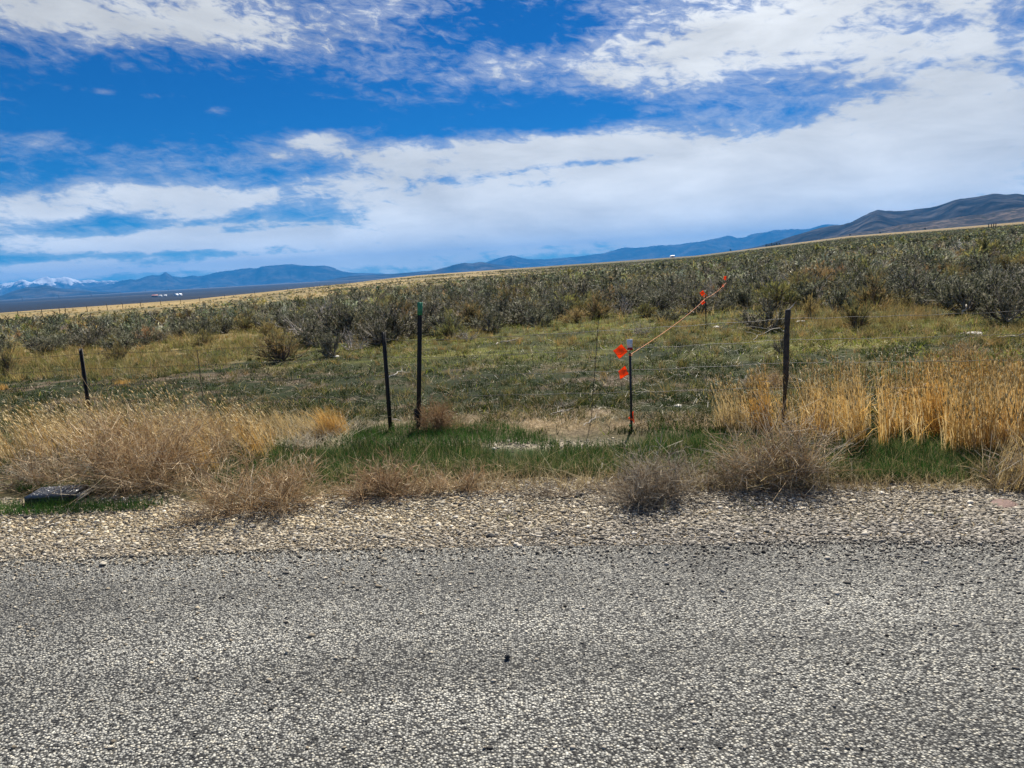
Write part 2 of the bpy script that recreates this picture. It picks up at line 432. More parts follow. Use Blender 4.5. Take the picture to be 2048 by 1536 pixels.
def gravel():
    n = 160000
    px = rng.uniform(-700, 2800, n); gt = np.interp(px, GT[0], GT[1])
    ep = np.interp(px, [-700, 0, 600, 1024, 2048, 2800], [1155, 1118, 1096, 1084, 1080, 1079])
    u = rng.uniform(0, 1, n)
    py = gt - 16 + u * (ep + 8 - gt + 16)
    p = hit(px, py)
    inroad = p[:, 1] < edge_y(p[:, 0])
    fall = .25 + .75 * sstep(-2, -26, py - ep)
    keep = (~inroad & (rng.uniform(0, 1, n) < fall) & (rng.uniform(0, 1, n) < .55 + .45 * fbm(p[:, 0] * 2.2, p[:, 1] * 2.2, 140))) | (rng.uniform(0, 1, n) < .22)
    # gravel shows through the verge too
    m = 1500
    px2 = rng.uniform(720, 1260, m); py2 = 888 + rng.normal(size=m) * 6
    m2 = 11000
    px3 = rng.uniform(0, 2048, m2); py3 = np.interp(px3, [0, 600, 1024, 2048], [1118, 1096, 1084, 1080]) + np.where(rng.uniform(0, 1, m2) < .8, rng.exponential(20, m2) - 8, rng.exponential(120, m2))
    p2 = hit(px2, py2); p3 = hit(px3, py3.clip(1075, 1500))
    P = np.concatenate([p[keep], p2, p3]); inroad = P[:, 1] < edge_y(P[:, 0]); P[:, 2] += np.where(inroad, .009, .002)
    n = len(P)
    S = rng.lognormal(math.log(.0058), .46, n).clip(.0025, .022)
    S[-m2:] *= .7
    base = np.array([[.50, .41, .26], [.56, .49, .36], [.40, .32, .20], [.22, .19, .15], [.68, .62, .50], [.09, .085, .08], [.42, .31, .17]])
    C = base[rng.choice(7, n, p=[.24, .18, .18, .16, .07, .09, .08])] * rng.uniform(.5, 1.22, (n, 1))
    gx = np.clip(sstep(-1.5, 1.5, P[:, 0]) * .6 + sstep(.55, .05, P[:, 1] - edge_y(P[:, 0])) * .5, 0, 1)[:, None]
    C = C * (1 - gx) + (C.mean(1, keepdims=True) * np.array([.86, .77, .63])) * gx
    v, t, c = stones(P, S, C)
    g = Geo(); g.add(v, None, t, c)
    tag(put('gravel', g.mesh('gravel', M_STONE)), 'pale tan loose gravel on the road shoulder', 'gravel', kind='stuff')
gravel()

def rock(px, py, size, col, label, flat=.6, road=False):
    p = hit1(px, py)
    n = 3
    import bmesh
    bm = bmesh.new(); bmesh.ops.create_icosphere(bm, subdivisions=3, radius=1)
    sd = rng.uniform(0, 50, 3)
    for v in bm.verts:
        d = np.array(v.co)
        k = .75 + .5 * float(fbm(np.array(d[0] * 1.3 + sd[0] + d[2]), np.array(d[1] * 1.3 + sd[1] - d[2]), 77, 3))
        v.co = (d[0] * k * size, d[1] * k * size * .8, max(d[2] * k * size * flat, -.2 * size))
    me = bpy.data.meshes.new('rock'); bm.to_mesh(me); bm.free()
    me.materials.append(solid('rock_' + label[:6], col, .9, .35, 40 , bump=.6))
    o = put('rock', me, None, (p[0], p[1], p[2] + (.016 if road else 0))); o.rotation_euler = (0, 0, rng.uniform(0, 6))
    tag(o, label, 'rock')
rock(1015, 1321, .013, (.03, .03, .03), 'small black stone lying alone in the middle of the grey road', .9, True)
rock(207, 1132, .024, (.45, .40, .31), 'flat pale stone on the road close to its left gravel edge', .35, True)
rock(980, 1074, .03, (.05, .048, .045), 'dark stone at the road edge, left one of two', .7)
rock(1106, 1071, .028, (.06, .055, .05), 'dark stone at the road edge, right one of two', .7)
rock(1356, 812, .055, (.6, .56, .48), 'white flat rock behind the fence right of the flagged stake', .35)
rock(672, 714, .10, (.62, .58, .5), 'white rock at the foot of the bushes left of the leaning post', .4)
rock(1433, 656, .09, (.62, .58, .5), 'small pale rock in the clearing right of the middle flag stake', .5)
rock(1601, 644, .11, (.5, .45, .38), 'grey rock just beyond the thick wooden fence post', .4)
rock(2010, 1008, .09, (.16, .10, .08), 'flat reddish stone half buried in the verge at the right', .16)
rock(1948, 668, .14, (.5, .46, .40), 'pale grey rock in the green clearing at the right', .3)

# ------------------------------------------------------------------ grasses
def blades(g, P, H, W, lean, C, S=3, curl=.25, bias=(0, 0)):
    n = len(P)
    a = rng.uniform(0, 6.283, n)
    D = np.stack([np.cos(a), np.sin(a), np.zeros(n)], 1) * np.abs(rng.normal(size=(n, 1))) * lean + np.array([bias[0], bias[1], 0])
    t = np.linspace(0, 1, S)[None, :, None]
    Q = P[:, None] + H[:, None, None] * (t * np.array([0, 0, 1.]) * (1 - curl * .3 * t) + D[:, None] * (t * (1 - curl) + curl * t * t * 1.6))
    Wt = W[:, None] * np.linspace(1, .12, S)[None]
    g.strips(Q, Wt, 2, C)
    return Q

def inpoly(px, py, poly):
    poly = np.array(poly, float); ins = np.zeros(len(px), bool); j = len(poly) - 1
    for i in range(len(poly)):
        xi, yi = poly[i]; xj, yj = poly[j]
        c = ((yi > py) != (yj > py)) & (px < (xj - xi) * (py - yi) / (yj - yi + 1e-9) + xi)
        ins ^= c; j = i
    return ins

def scatter(poly, n):
    pl = np.array(poly, float); out = []
    tot = 0
    while tot < n:
        px = rng.uniform(pl[:, 0].min(), pl[:, 0].max(), n); py = rng.uniform(pl[:, 1].min(), pl[:, 1].max(), n)
        k = inpoly(px, py, pl); out.append(np.stack([px[k], py[k]], 1)); tot += k.sum()
    o = np.concatenate(out)[:n]
    return o[:, 0], o[:, 1]

def pick(cols, n, v=.25):
    cols = np.array(cols); return cols[rng.integers(0, len(cols), n)] * rng.uniform(1 - v, 1 + v, (n, 1))

# green verge grass
g = Geo()
px, py = scatter([(430, 975), (510, 885), (760, 893), (1000, 893), (1250, 898), (1420, 880), (1640, 885), (2800, 905), (2800, 965), (1650, 968), (1450, 965), (1250, 958), (1000, 955), (700, 965)], 85149)
P = hit(px, py)
dens = fbm(P[:, 0] * 1.6, P[:, 1] * 2.2, 51)
k = dens > .45 + .14 * rng.uniform(-1, 1, len(P)); P = P[k]
C = pick([(.035, .10, .018), (.022, .07, .012), (.06, .13, .025), (.16, .17, .06), (.03, .085, .016), (.34, .28, .13)], len(P), .4)
blades(g, P, rng.uniform(.05, .16, len(P)), rng.uniform(.0015, .0032, len(P)), .35, C)
for poly, n in (([(-700, 1032), (-700, 1008), (60, 1012), (340, 1008), (280, 1022), (80, 1032)], 5720),
                ([(30, 985), (60, 930), (230, 900), (260, 960), (120, 988)], 4500),
                ([(-700, 960), (-700, 880), (300, 865), (560, 885), (420, 950)], 10500),
                ([(470, 980), (520, 930), (700, 930), (720, 975)], 3000),
                ([(770, 850), (1020, 850), (1120, 890), (640, 890)], 5000),
                ([(1280, 905), (1300, 850), (1450, 860), (1450, 900)], 1100)):
    px, py = scatter(poly, n); P = hit(px, py)
    C = pick([(.045, .13, .02), (.03, .09, .015), (.08, .13, .03)], n)
    blades(g, P, rng.uniform(.03, .11, n), rng.uniform(.0014, .003, n), .4, C)
tag(put('green_grass', g.mesh('green_grass', M_GRASS)), 'fresh green grass along the verge between gravel and fence', 'grass', kind='stuff')

# short sward of the clearing behind the fence
g = Geo()
n = 170000
px, py = scatter([(-700, 880), (-700, 715), (300, 670), (600, 690), (780, 660), (1000, 650), (1200, 628), (1400, 610), (1800, 590), (2800, 600), (2800, 900), (1400, 870), (700, 870)], n)
P = hit(px, py); r = np.hypot(P[:, 0], P[:, 1])
j = fbm(P[:, 0] / 1.5, P[:, 1] / 1.5, 71) - .5; j3 = fbm(P[:, 0] / .5, P[:, 1] / .5, 72)
yg = sstep(752, 695, py + j * 80) * (.35 + .65 * sstep(600, 640, py))
cz, _ = zones(P[:, 0], P[:, 1])
pal = np.array([(.018, .034, .005), (.042, .070, .010), (.32, .37, .03), (.36, .29, .09), (.46, .36, .17), (.22, .14, .075)])
pr = np.stack([.62 - .54 * yg, .22 - .02 * yg, .03 + .34 * yg, .03 + .12 * yg, .04 + .08 * yg, .06 + .04 * yg], 1)
lft = sstep(620, 200, px) * yg
pr[:, 3] += lft * .5; pr[:, 4] += lft * .5
dkp = sstep(.50, .60, fbm(P[:, 0] / .95, P[:, 1] / .7, 171, 3))
pr[:, 0] += 1.2 * dkp; pr[:, 1] += .35 * dkp
pr /= pr.sum(1, keepdims=True)
ci = (rng.uniform(0, 1, (n, 1)) > np.cumsum(pr, 1)).sum(1).clip(0, 5)
C = pal[ci] * rng.uniform(.5, 1.4, (n, 1))
k = j3 > .44 + .1 * rng.uniform(-1, 1, n)
H = (rng.uniform(.025, .085, n) * np.where(ci >= 3, 1.5, 1) * (1 + .5 * lft))
blades(g, P[k], H[k], (.0016 + .00022 * r[k]) * rng.uniform(.7, 1.3, k.sum()), .7, C[k])
# dry bunch grass tufts among and before the bushes
def tufts(g, px, py, h, nb, cols, wid=.004, lean=.45):
    P = hit(px, py); r = np.hypot(P[:, 0], P[:, 1]); n = len(P)
    Pb = np.repeat(P, nb, 0) + rng.normal(size=(n * nb, 3)) * np.array([.07, .07, 0]) * h / .25
    cc = np.repeat(pick(cols, n), nb, 0) * rng.uniform(.75, 1.25, (n * nb, 1))
    hh = h * np.repeat(rng.uniform(.6, 1.3, n), nb) * rng.uniform(.5, 1.1, n * nb)
    blades(g, Pb, hh, np.repeat(np.maximum(wid * .6, .00028 * r), nb) * rng.uniform(.7, 1.3, n * nb), lean, cc)
STR = [(.40, .30, .13), (.34, .25, .10), (.30, .24, .09), (.42, .27, .10), (.26, .22, .08)]
YGR = [(.22, .22, .05), (.26, .23, .07), (.17, .18, .05), (.34, .26, .09)]
px, py = scatter([(-700, 760), (-700, 690), (300, 675), (560, 655), (620, 700), (450, 730), (300, 760)], 1800); tufts(g, px, py, .20, 16, STR + YGR)
px, py = scatter([(620, 720), (760, 680), (1000, 660), (1250, 640), (1500, 640), (1700, 630), (2048, 640), (2048, 680), (1500, 690), (1000, 700)], 500); tufts(g, px, py, .14, 14, YGR + STR)
px, py = scatter([(1480, 660), (1600, 600), (1880, 595), (1900, 640), (1700, 665)], 220); tufts(g, px, py, .24, 18, STR)
px, py = scatter([(-700, 850), (-700, 690), (300, 668), (600, 690), (780, 660), (1000, 650), (1200, 630), (1400, 612), (1800, 596), (2800, 606), (2800, 860), (1400, 840), (700, 850)], 4232)
kk = fbm(px / 40, py / 18, 151) > .48; tufts(g, px[kk], py[kk], .10, 13, [(.03, .055, .012), (.05, .075, .018), (.022, .04, .01), (.10, .10, .03)], .005, .8)
kk = fbm(px / 40, py / 18, 152) > .52; tufts(g, px[kk], py[kk] - 2, .13, 13, YGR + STR, .004, .7)
px, py = scatter([(-700, 850), (-700, 700), (600, 700), (1200, 650), (2800, 640), (2800, 860), (1400, 850), (700, 850)], 8953)
P = hit(px, py); P[:, 2] += .015; n = len(P); a = rng.uniform(0, 6.28, n); ln = rng.uniform(.05, .22, n)
D = np.stack([np.cos(a), np.sin(a), rng.uniform(-.05, .22, n)], 1) * ln[:, None]
Q = P[:, None] + D[:, None] * np.linspace(0, 1, 3)[None, :, None]
g.strips(Q, np.maximum(.0016, .00022 * np.hypot(P[:, 0], P[:, 1]))[:, None] * np.array([1, 1, .5])[None], 2, pick([(.55, .48, .34), (.45, .37, .22), (.36, .28, .15), (.6, .55, .45)], n), ref=(0, 0, 1))
px, py = scatter([(-700, 780), (-700, 690), (300, 668), (600, 680), (780, 660), (1000, 650), (1200, 630), (1400, 612), (1800, 596), (2800, 606), (2800, 700), (1400, 690), (700, 720)], 2441)
kk = fbm(px / 30, py / 12, 153) > .5; tufts(g, px[kk], py[kk], .17, 20, STR + [(.30, .26, .08), (.22, .2, .07), (.12, .11, .04)], .005, .75)
tag(put('meadow_grass', g.mesh('meadow_grass', M_GRASS)), 'short mossy green and yellow grass of the clearing behind the fence', 'grass', kind='stuff')

# dry grass of the far field
g = Geo()
n = 8600
px = rng.uniform(-700, 2800, n)
hz = 541 + (1024 - px) * .0577
py = hz + np.where(px < 700, 14, np.where(px > 1500, -6, 8)) + rng.exponential(45, n).clip(0, 150)
P = hit(px, py); r = np.hypot(P[:, 0], P[:, 1]); k = (r > 18) & (r < 220)
tufts(g, px[k], py[k], .32, 10, STR + YGR, .01, .5)
tag(put('field_grass', g.mesh('field_grass', M_STRAW)), 'straw coloured dry grass between the sagebrush of the field', 'grass', kind='stuff')

# tall golden grass at the right, with seed heads
def tallgrass(g, px, py, h0, h1, cols, bias, seeds=True, wid=.0026, lean=.07, leaves=1):
    P = hit(px, py); n = len(P)
    H = rng.uniform(h0, h1, n) * (.45 + 1.1 * fbm(P[:, 0] * 3.1, P[:, 1] * 3.1, 91, 3))
    C = pick(cols, n, .22)
    Q = blades(g, P, H, np.full(n, wid) * rng.uniform(.7, 1.3, n), lean, C, 4, .3, bias)
    for _ in range(leaves):
        i = rng.integers(0, n, n); t = rng.uniform(.0, .5, n)
        B = P[i] + (Q[i, -1] - P[i]) * t[:, None]
        blades(g, B, H[i] * rng.uniform(.2, .5, n), np.full(n, wid * 1.1) * rng.uniform(.7, 1.3, n), .45, C[i] * rng.uniform(.8, 1.2, (n, 1)), 3, .5, bias)
    if seeds:
        T = Q[:, -1]; D = Q[:, -1] - Q[:, -2]; D /= np.linalg.norm(D, axis=1, keepdims=True)
        k = rng.uniform(0, 1, n) < .9
        T, D = T[k], D[k]; m = len(T); ln = rng.uniform(.02, .05, m)[:, None]
        t = np.array([0, .35, .7, 1])
        S_ = T[:, None] + D[:, None] * ln[:, None] * t[None, :, None]
        W = np.array([.0014, .0062, .005, .0008])[None] * rng.uniform(.7, 1.2, (m, 1))
        g.strips(S_, W, 3, pick([(.62, .5, .26), (.55, .42, .2), (.66, .55, .33)], m))
GOLD = [(.60, .35, .085), (.54, .30, .07), (.66, .42, .13), (.50, .31, .10), (.68, .48, .19)]
BLOND = [(.58, .44, .20), (.52, .38, .16), (.46, .32, .14), (.62, .49, .27), (.40, .28, .13)]
g = Geo()
px, py = scatter([(1600, 880), (1630, 850), (1800, 843), (2800, 848), (2800, 940), (1900, 922), (1800, 905), (1700, 912)], 15692)
dn = fbm(px / 26, py / 45, 95)
k = dn > .50 + .09 * rng.uniform(-1, 1, len(px)) - .10 * sstep(1800, 1950, px)
tallgrass(g, px[k], py[k], .34, .68, GOLD + [(.70, .52, .24), (.76, .60, .32), (.72, .56, .30), (.40, .25, .09)], (-.05, .0), lean=.08)
px, py = scatter([(1470, 870), (1490, 845), (1640, 850), (1650, 880)], 260); tallgrass(g, px, py, .14, .44, BLOND + GOLD[:1], (-.1, 0), lean=.15)
px, py = scatter([(1500, 866), (1505, 850), (1545, 850), (1545, 868)], 150); tallgrass(g, px, py, .36, .56, GOLD, (-.08, 0))
px, py = scatter([(1820, 872), (1840, 845), (2060, 850), (2060, 880)], 900); tallgrass(g, px, py, .46, .66, GOLD, (-.06, 0))
px, py = scatter([(1990, 990), (1990, 930), (2800, 930), (2800, 1000)], 1755); tallgrass(g, px, py, .22, .55, BLOND, (.22, -.1), False)
px, py = scatter([(1430, 860), (1440, 840), (1500, 840), (1500, 870)], 160); tallgrass(g, px, py, .3, .55, BLOND, (-.18, 0))
tag(put('golden_grass', g.mesh('golden_grass', M_STRAW)), 'stand of tall golden dry grass with seed heads in front of the fence at the right', 'grass', kind='stuff')

g = Geo()
px, py = scatter([(-700, 960), (-700, 870), (200, 862), (420, 862), (560, 880), (540, 930), (420, 950), (260, 935), (140, 930)], 10567)
dn = fbm(px / 60, py / 40, 97); k = dn > .46 + .12 * rng.uniform(-1, 1, len(px))
tallgrass(g, px[k], py[k], .16, .50, BLOND + GOLD[:2] + [(.3, .2, .09), (.75, .62, .38)], (-.32, .03), True, .0026, .22)
px, py = scatter([(380, 880), (400, 848), (600, 845), (700, 868), (560, 890)], 1600); tallgrass(g, px, py, .08, .26, BLOND, (-.2, 0), False, .002, .5)
# flattened pale stalks at the grass edges
px, py = scatter([(540, 900), (560, 860), (720, 850), (700, 905)], 500); tallgrass(g, px, py, .08, .2, [(.6, .52, .36)], (.0, 0), False, .002, 1.2)
px, py = scatter([(430, 985), (640, 935), (1050, 930), (1440, 925), (1640, 940), (2048, 935), (2048, 985), (1650, 985), (1250, 985), (1000, 985), (720, 1000)], 5200)
tallgrass(g, px, py, .05, .17, [(.42, .33, .17), (.5, .42, .26), (.33, .24, .13), (.28, .22, .11)], (0, 0), False, .0018, 1.0)
px, py = scatter([(-700, 1075), (-700, 1020), (700, 1010), (1250, 1000), (2800, 1000), (2800, 1060), (1200, 1060)], 680)
kk = fbm(px / 60, py / 20, 161) > .5; tallgrass(g, px[kk], py[kk], .02, .09, [(.42, .33, .17), (.5, .42, .26), (.16, .17, .06)], (0, 0), False, .0016, 1.4)
px, py = scatter([(880, 862), (900, 832), (1440, 828), (1470, 862)], 2200); tallgrass(g, px, py, .03, .08, [(.45, .35, .2), (.36, .27, .15)], (0, 0), False, .0018, 1.2)
tag(put('blond_grass', g.mesh('blond_grass', M_STRAW)), 'blond dry grass leaning left along the verge and thin thatch beside it', 'grass', kind='stuff')

# ------------------------------------------------------------------ tumbleweeds and dry weed bushes
def weed_mesh(name, w, h, d, cols, n0=34, n1=420, n2=2600, seed=1, flat=False):
    """tangle of stems rising from one root into a dome w x d x h"""
    global rng
    save = rng; rng = np.random.default_rng(seed)
    g = Geo()
    th = rng.uniform(0, 6.283, n0); el = np.arcsin(rng.uniform(.08, 1, n0))
    rad = rng.uniform(.55, 1.0, n0) * (.62 + .7 * fbm(np.cos(th) * 1.7 + 5 + seed % 13, np.sin(th) * 1.7 + el * 1.5, seed % 97)) * np.where(rng.uniform(0, 1, n0) < .12, 1.3, 1)
    root = np.stack([rng.choice([-.26, 0, .24], n0) * w, rng.choice([-.1, .12], n0) * d, np.zeros(n0)], 1) + rng.normal(size=(n0, 3)) * np.array([.03, .03, 0]) * w
    E = np.stack([np.cos(th) * np.cos(el) * w / 2 * rad, np.sin(th) * np.cos(el) * d / 2 * rad, np.sin(el) * h * rad * (1 - .45 * np.abs(root[:, 0]) / w * 2)], 1)
    t = np.linspace(0, 1, 7)[None, :, None]
    mid = E * np.array([.75, .75, .28]) + rng.normal(size=E.shape) * .05 * h
    P0 = 2 * t * (1 - t) * mid[:, None] + t * t * E[:, None]
    P0 += rng.normal(size=P0.shape) * .012 * h * t
    P0 += root[:, None]
    P0[..., 2] = np.maximum(P0[..., 2], .004)
    g.strips(P0, np.linspace(.0042, .0016, 7)[None], 3, pick(cols, n0) * 1.1)
    def sub(Pp, n, ln, S, w0, lo, curl):
        N, SS, _ = Pp.shape
        i = rng.integers(0, N, n); u = rng.uniform(lo, 1, n) * (SS - 1)
        a = np.floor(u).astype(int).clip(0, SS - 2); f = (u - a)[:, None]
        B = Pp[i, a] * (1 - f) + Pp[i, a + 1] * f
        T = Pp[i, a + 1] - Pp[i, a]; T /= np.linalg.norm(T, axis=1, keepdims=True) + 1e-9
        D = T * .7 + rng.normal(size=(n, 3)) * .62 + np.array([0, 0, .12]); D /= np.linalg.norm(D, axis=1, keepdims=True)
        D2 = D + rng.normal(size=(n, 3)) * curl
        t = np.linspace(0, 1, S)[None, :, None]; L = (ln * rng.uniform(.4, 1.2, n))[:, None, None]
        Q = B[:, None] + L * (D[:, None] * t + D2[:, None] * t * t * .5)
        Q[..., 2] = np.maximum(Q[..., 2], .003)
        return Q, np.linspace(w0, w0 * .5, S)[None]
    P1, W1 = sub(P0, n1, .42 * h, 5, .0019, .15, .6); g.strips(P1, W1, 2, pick(cols, n1))
    P2, W2 = sub(P1, int(n2 * .7), .17 * h, 3, .0017, .1, .8); g.strips(P2, W2, 2, pick(cols, len(P2), .35))
    rng = save
    return g.mesh(name, M_TWIG)

TAN = [(.50, .36, .20), (.60, .46, .28), (.36, .23, .12), (.70, .57, .38), (.42, .28, .14), (.16, .10, .055)]
GREYT = [(.12, .09, .06), (.36, .30, .21), (.44, .38, .29), (.28, .22, .15), (.50, .44, .34), (.34, .25, .16)]
def weed(px, pyb, wpx, hpx, label, cols, n=(34, 420, 2600), name='tumbleweed', cat='dry weed', depth=.7, rz=None):
    p = hit1(px, pyb - hpx * .12)
    dep = float(proj(p)[2]); w = wpx / F * dep; h = hpx / F * dep * .95
    me = weed_mesh(name, w, h, w * depth, cols, *n, seed=int(px * 7 + pyb))
    o = put(name, me, None, p)
    return tag(o, label, cat)
weed(270, 995, 270, 175, 'large tan dry weed bush right of the black utility cover', TAN, (60, 900, 6500), 'dry_weed_bush', 'dry weed')
weed(520, 1030, 235, 115, 'reddish tan tumbleweed on the gravel, nearest to the road', TAN, (50, 700, 5000))
weed(785, 1000, 130, 90, 'reddish brown tumbleweed below the leaning post with dark shade under it', [(.46, .31, .17), (.36, .23, .12), (.60, .46, .29), (.14, .09, .05)], (36, 420, 2800))
weed(930, 985, 150, 55, 'low flattened tan tumbleweed at the gravel edge below the green tipped post', TAN, (34, 380, 2200))
weed(1318, 1010, 150, 105, 'grey brown tumbleweed at the gravel edge below the flagged stake', GREYT, (46, 600, 4200))
weed(1560, 988, 165, 160, 'big tan dry weed bush in front of the thick wooden post', TAN + GREYT + [(.6, .45, .2)], (60, 700, 4200), 'dry_weed_bush', 'dry weed')
weed(1440, 975, 110, 65, 'low pale dry weed between the grey tumbleweed and the big weed bush', GREYT, (30, 300, 1500))
weed(876, 866, 62, 62, 'small brown round tumbleweed caught beside the foot of the green tipped post', [(.34, .22, .12), (.42, .28, .15), (.28, .17, .09)], (30, 360, 2200))
weed(1532, 778, 75, 42, 'tan tumbleweed behind the fence left of the thick wooden post', TAN, (30, 300, 1500))
weed(600, 898, 70, 30, 'pale grey heap of dead stalks lying in the green verge', [(.58, .52, .42), (.5, .44, .35)], (40, 260, 900), 'dead_weed_heap', 'dry weed')
weed(1927, 716, 68, 34, 'low straw tumbleweed alone in the clearing at the right', TAN, (30, 300, 1400))
weed(1100, 995, 120, 32, 'thin low weed growing through the gravel below the green grass', GREYT, (30, 180, 700), 'low_weed', 'dry weed')
weed(60, 985, 190, 90, 'brown tangled weed behind the black utility cover at the left edge', TAN + GREYT, (40, 480, 3000))
weed(400, 930, 190, 80, 'sprawling pale weed behind the tumbleweed nearest to the road', TAN, (40, 420, 2400))
weed(1230, 985, 70, 34, 'tiny dry weed at the gravel edge left of the grey tumbleweed', GREYT, (24, 140, 500), 'low_weed', 'dry weed')
weed(2030, 985, 110, 100, 'grey tan weed of long leaning stalks at the right edge of the verge', BLOND + GREYT, (40, 260, 900), 'dry_weed_bush', 'dry weed')
weed(1130, 815, 50, 18, 'pale low dead weed behind the fence between two wire stays', [(.6, .55, .45), (.5, .44, .35)], (24, 120, 300), 'low_weed', 'dry weed')

# golden tuft left of the leaning post
def tuft_thing(px, py, wpx, hpx, cols, label, n=420, bias=(-.2, 0)):
    p = hit1(px, py); dep = float(proj(p)[2]); w = wpx / F * dep; h = hpx / F * dep
    g = Geo()
    P = rng.normal(size=(n, 3)) * np.array([w * .18, w * .18, 0])
    blades(g, P, h * rng.uniform(.5, 1.15, n), np.full(n, .0026), .3, pick(cols, n), 4, .4, bias)
    tag(put('bunch_grass', g.mesh('bunch_grass', M_STRAW), None, p), label, 'grass tuft')
tuft_thing(668, 868, 75, 62, GOLD, 'golden bunch grass tuft left of the foot of the leaning post')
tuft_thing(247, 768, 40, 12, GOLD, 'low orange grass tuft in the clearing right of the far left post', 200, (0, 0))
tuft_thing(5, 780, 24, 14, GOLD, 'small orange grass tuft at the left edge of the clearing', 160, (0, 0))

# ------------------------------------------------------------------ sagebrush
def shrub_geo(seed, nst=8, ntw=95, nleaf=13, leafw=.011, leafl=.075, form='sage', lod=1.0):
    """unit bush: about 1 tall, 1.25 wide.  returns (wood Geo, foliage Geo)"""
    global rng
    save = rng; rng = np.random.default_rng(seed)
    gw, gf = Geo(), Geo()
    spread = {'sage': .62, 'fan': .5, 'straw': .48, 'dead': .7}[form]
    th0 = rng.uniform(0, 6.28, nst); tilt = np.where(rng.uniform(0, 1, nst) < .45, rng.uniform(1.05, 1.42, nst), rng.uniform(.1, 1.0, nst))
    lobes = np.stack([np.cos(th0) * np.sin(tilt), np.sin(th0) * np.sin(tilt), np.cos(tilt)], 1)
    lobes[:, :2] *= spread * 1.15; lobes[:, 2] *= rng.uniform(.75, 1.0, nst)
    t = np.linspace(0, 1, 6)[None, :, None]
    S0 = lobes[:, None] * .72
    P0 = S0 * t * (1.15 - .15 * t) + rng.normal(size=(nst, 6, 3)) * .045 * t
    P0[..., 2] -= .10 * (t[..., 0] * (1 - t[..., 0])) * 2
    P0[..., 2] = np.maximum(P0[..., 2], .0 + .03 * t[..., 0])
    wc = {'sage': [(.22, .19, .16), (.36, .33, .28), (.09, .075, .06)], 'fan': [(.2, .15, .1), (.15, .11, .08)], 'straw': [(.3, .22, .12)], 'dead': [(.42, .37, .31), (.34, .29, .24), (.5, .45, .39)]}[form]
    gw.strips(P0, np.linspace(.026, .009, 6)[None] * rng.uniform(.7, 1.4, (nst, 1)), 5 if lod >= 1 else 3, pick(wc, nst))
    i = rng.integers(0, nst, ntw); a = rng.integers(1 if lod >= 1 else 0, 5, ntw); f = rng.uniform(0, 1, (ntw, 1))
    B = P0[i, a] * (1 - f) + P0[i, a + 1] * f
    out = B.copy(); out[:, 2] *= .7
    D = out / (np.linalg.norm(out, axis=1, keepdims=True) + 1e-6) * .55 + rng.normal(size=(ntw, 3)) * .42 + np.array([0, 0, .42])
    D /= np.linalg.norm(D, axis=1, keepdims=True)
    L = rng.uniform(.16, .42, ntw)[:, None]
    t4 = np.linspace(0, 1, 4)[None, :, None]
    P1 = B[:, None] + D[:, None] * L[:, None] * t4 + rng.normal(size=(ntw, 4, 3)) * .015 * t4 + np.array([0, 0, .08]) * t4 * t4
    P1[..., 2] = np.maximum(P1[..., 2], .02)
    gw.strips(P1, np.linspace(.007, .003, 4)[None], 3 if lod >= 1 else 2, pick(wc, ntw))
    if form == 'dead':
        n = ntw * 6
        i = rng.integers(0, ntw, n); B = P1[i, rng.integers(1, 4, n)]
        D = rng.normal(size=(n, 3)) * .5 + np.array([0, 0, .5])
        Q = B[:, None] + D[:, None] * .12 * np.linspace(0, 1, 3)[None, :, None]
        gf.strips(Q, np.full((1, 3), .0028), 2, pick(wc, n))
    else:
        n = int(ntw * nleaf)
        fc = {'sage': [(.125, .130, .070), (.085, .090, .05), (.20, .195, .12), (.05, .055, .03), (.34, .32, .22)],
              'fan': [(.30, .26, .09), (.22, .20, .08), (.36, .28, .11), (.18, .18, .08)],
              'straw': [(.42, .30, .13), (.36, .25, .10), (.46, .34, .17)]}[form]
        i = rng.integers(0, ntw, n); u = rng.uniform(.25, 1.0, n) ** .7 * 3
        a = np.floor(u).astype(int).clip(0, 2); f = (u - a)[:, None]
        B = P1[i, a] * (1 - f) + P1[i, a + 1] * f
        T = P1[i, 3] - P1[i, 0]; T /= np.linalg.norm(T, axis=1, keepdims=True)
        k = {'sage': .55, 'fan': .28, 'straw': .3}[form]
        Dl = T + rng.normal(size=(n, 3)) * k + np.array([0, 0, .25]); Dl /= np.linalg.norm(Dl, axis=1, keepdims=True)
        ll = leafl * rng.uniform(.6, 1.35, n)[:, None, None] * (1 if form == 'sage' else 1.35)
        Q = B[:, None] + Dl[:, None] * ll * np.linspace(0, 1, 3)[None, :, None]
        tw = np.repeat(pick(fc, ntw, .2), 1, 0)[i] * rng.uniform(.75, 1.25, (n, 1))
        gf.strips(Q, np.array([.5, 1, .35])[None] * leafw * rng.uniform(.7, 1.2, (n, 1)), 2, tw)
    rng = save
    return gw, gf

KINDS = {}
def kind(form, i):
    key = (form, i)
    if key not in KINDS:
        par = dict(sage=(13, 190, 13, .0095, .062), fan=(13, 190, 11, .0065, .085), straw=(12, 160, 11, .006, .09), dead=(9, 70, 1, .01, .07))[form]
        gw, gf = shrub_geo(100 + i * 13 + len(form) * 7, *par, form=form)
        if form == 'dead':
            v, q, t, c = gf.arrays(); gw.add(v, q, None, c)
            KINDS[key] = (gw.mesh('branches', M_WOOD, False), None)
        else: KINDS[key] = (gw.mesh('branches', M_WOOD, True), gf.mesh('foliage', M_SAGE))
    return KINDS[key]

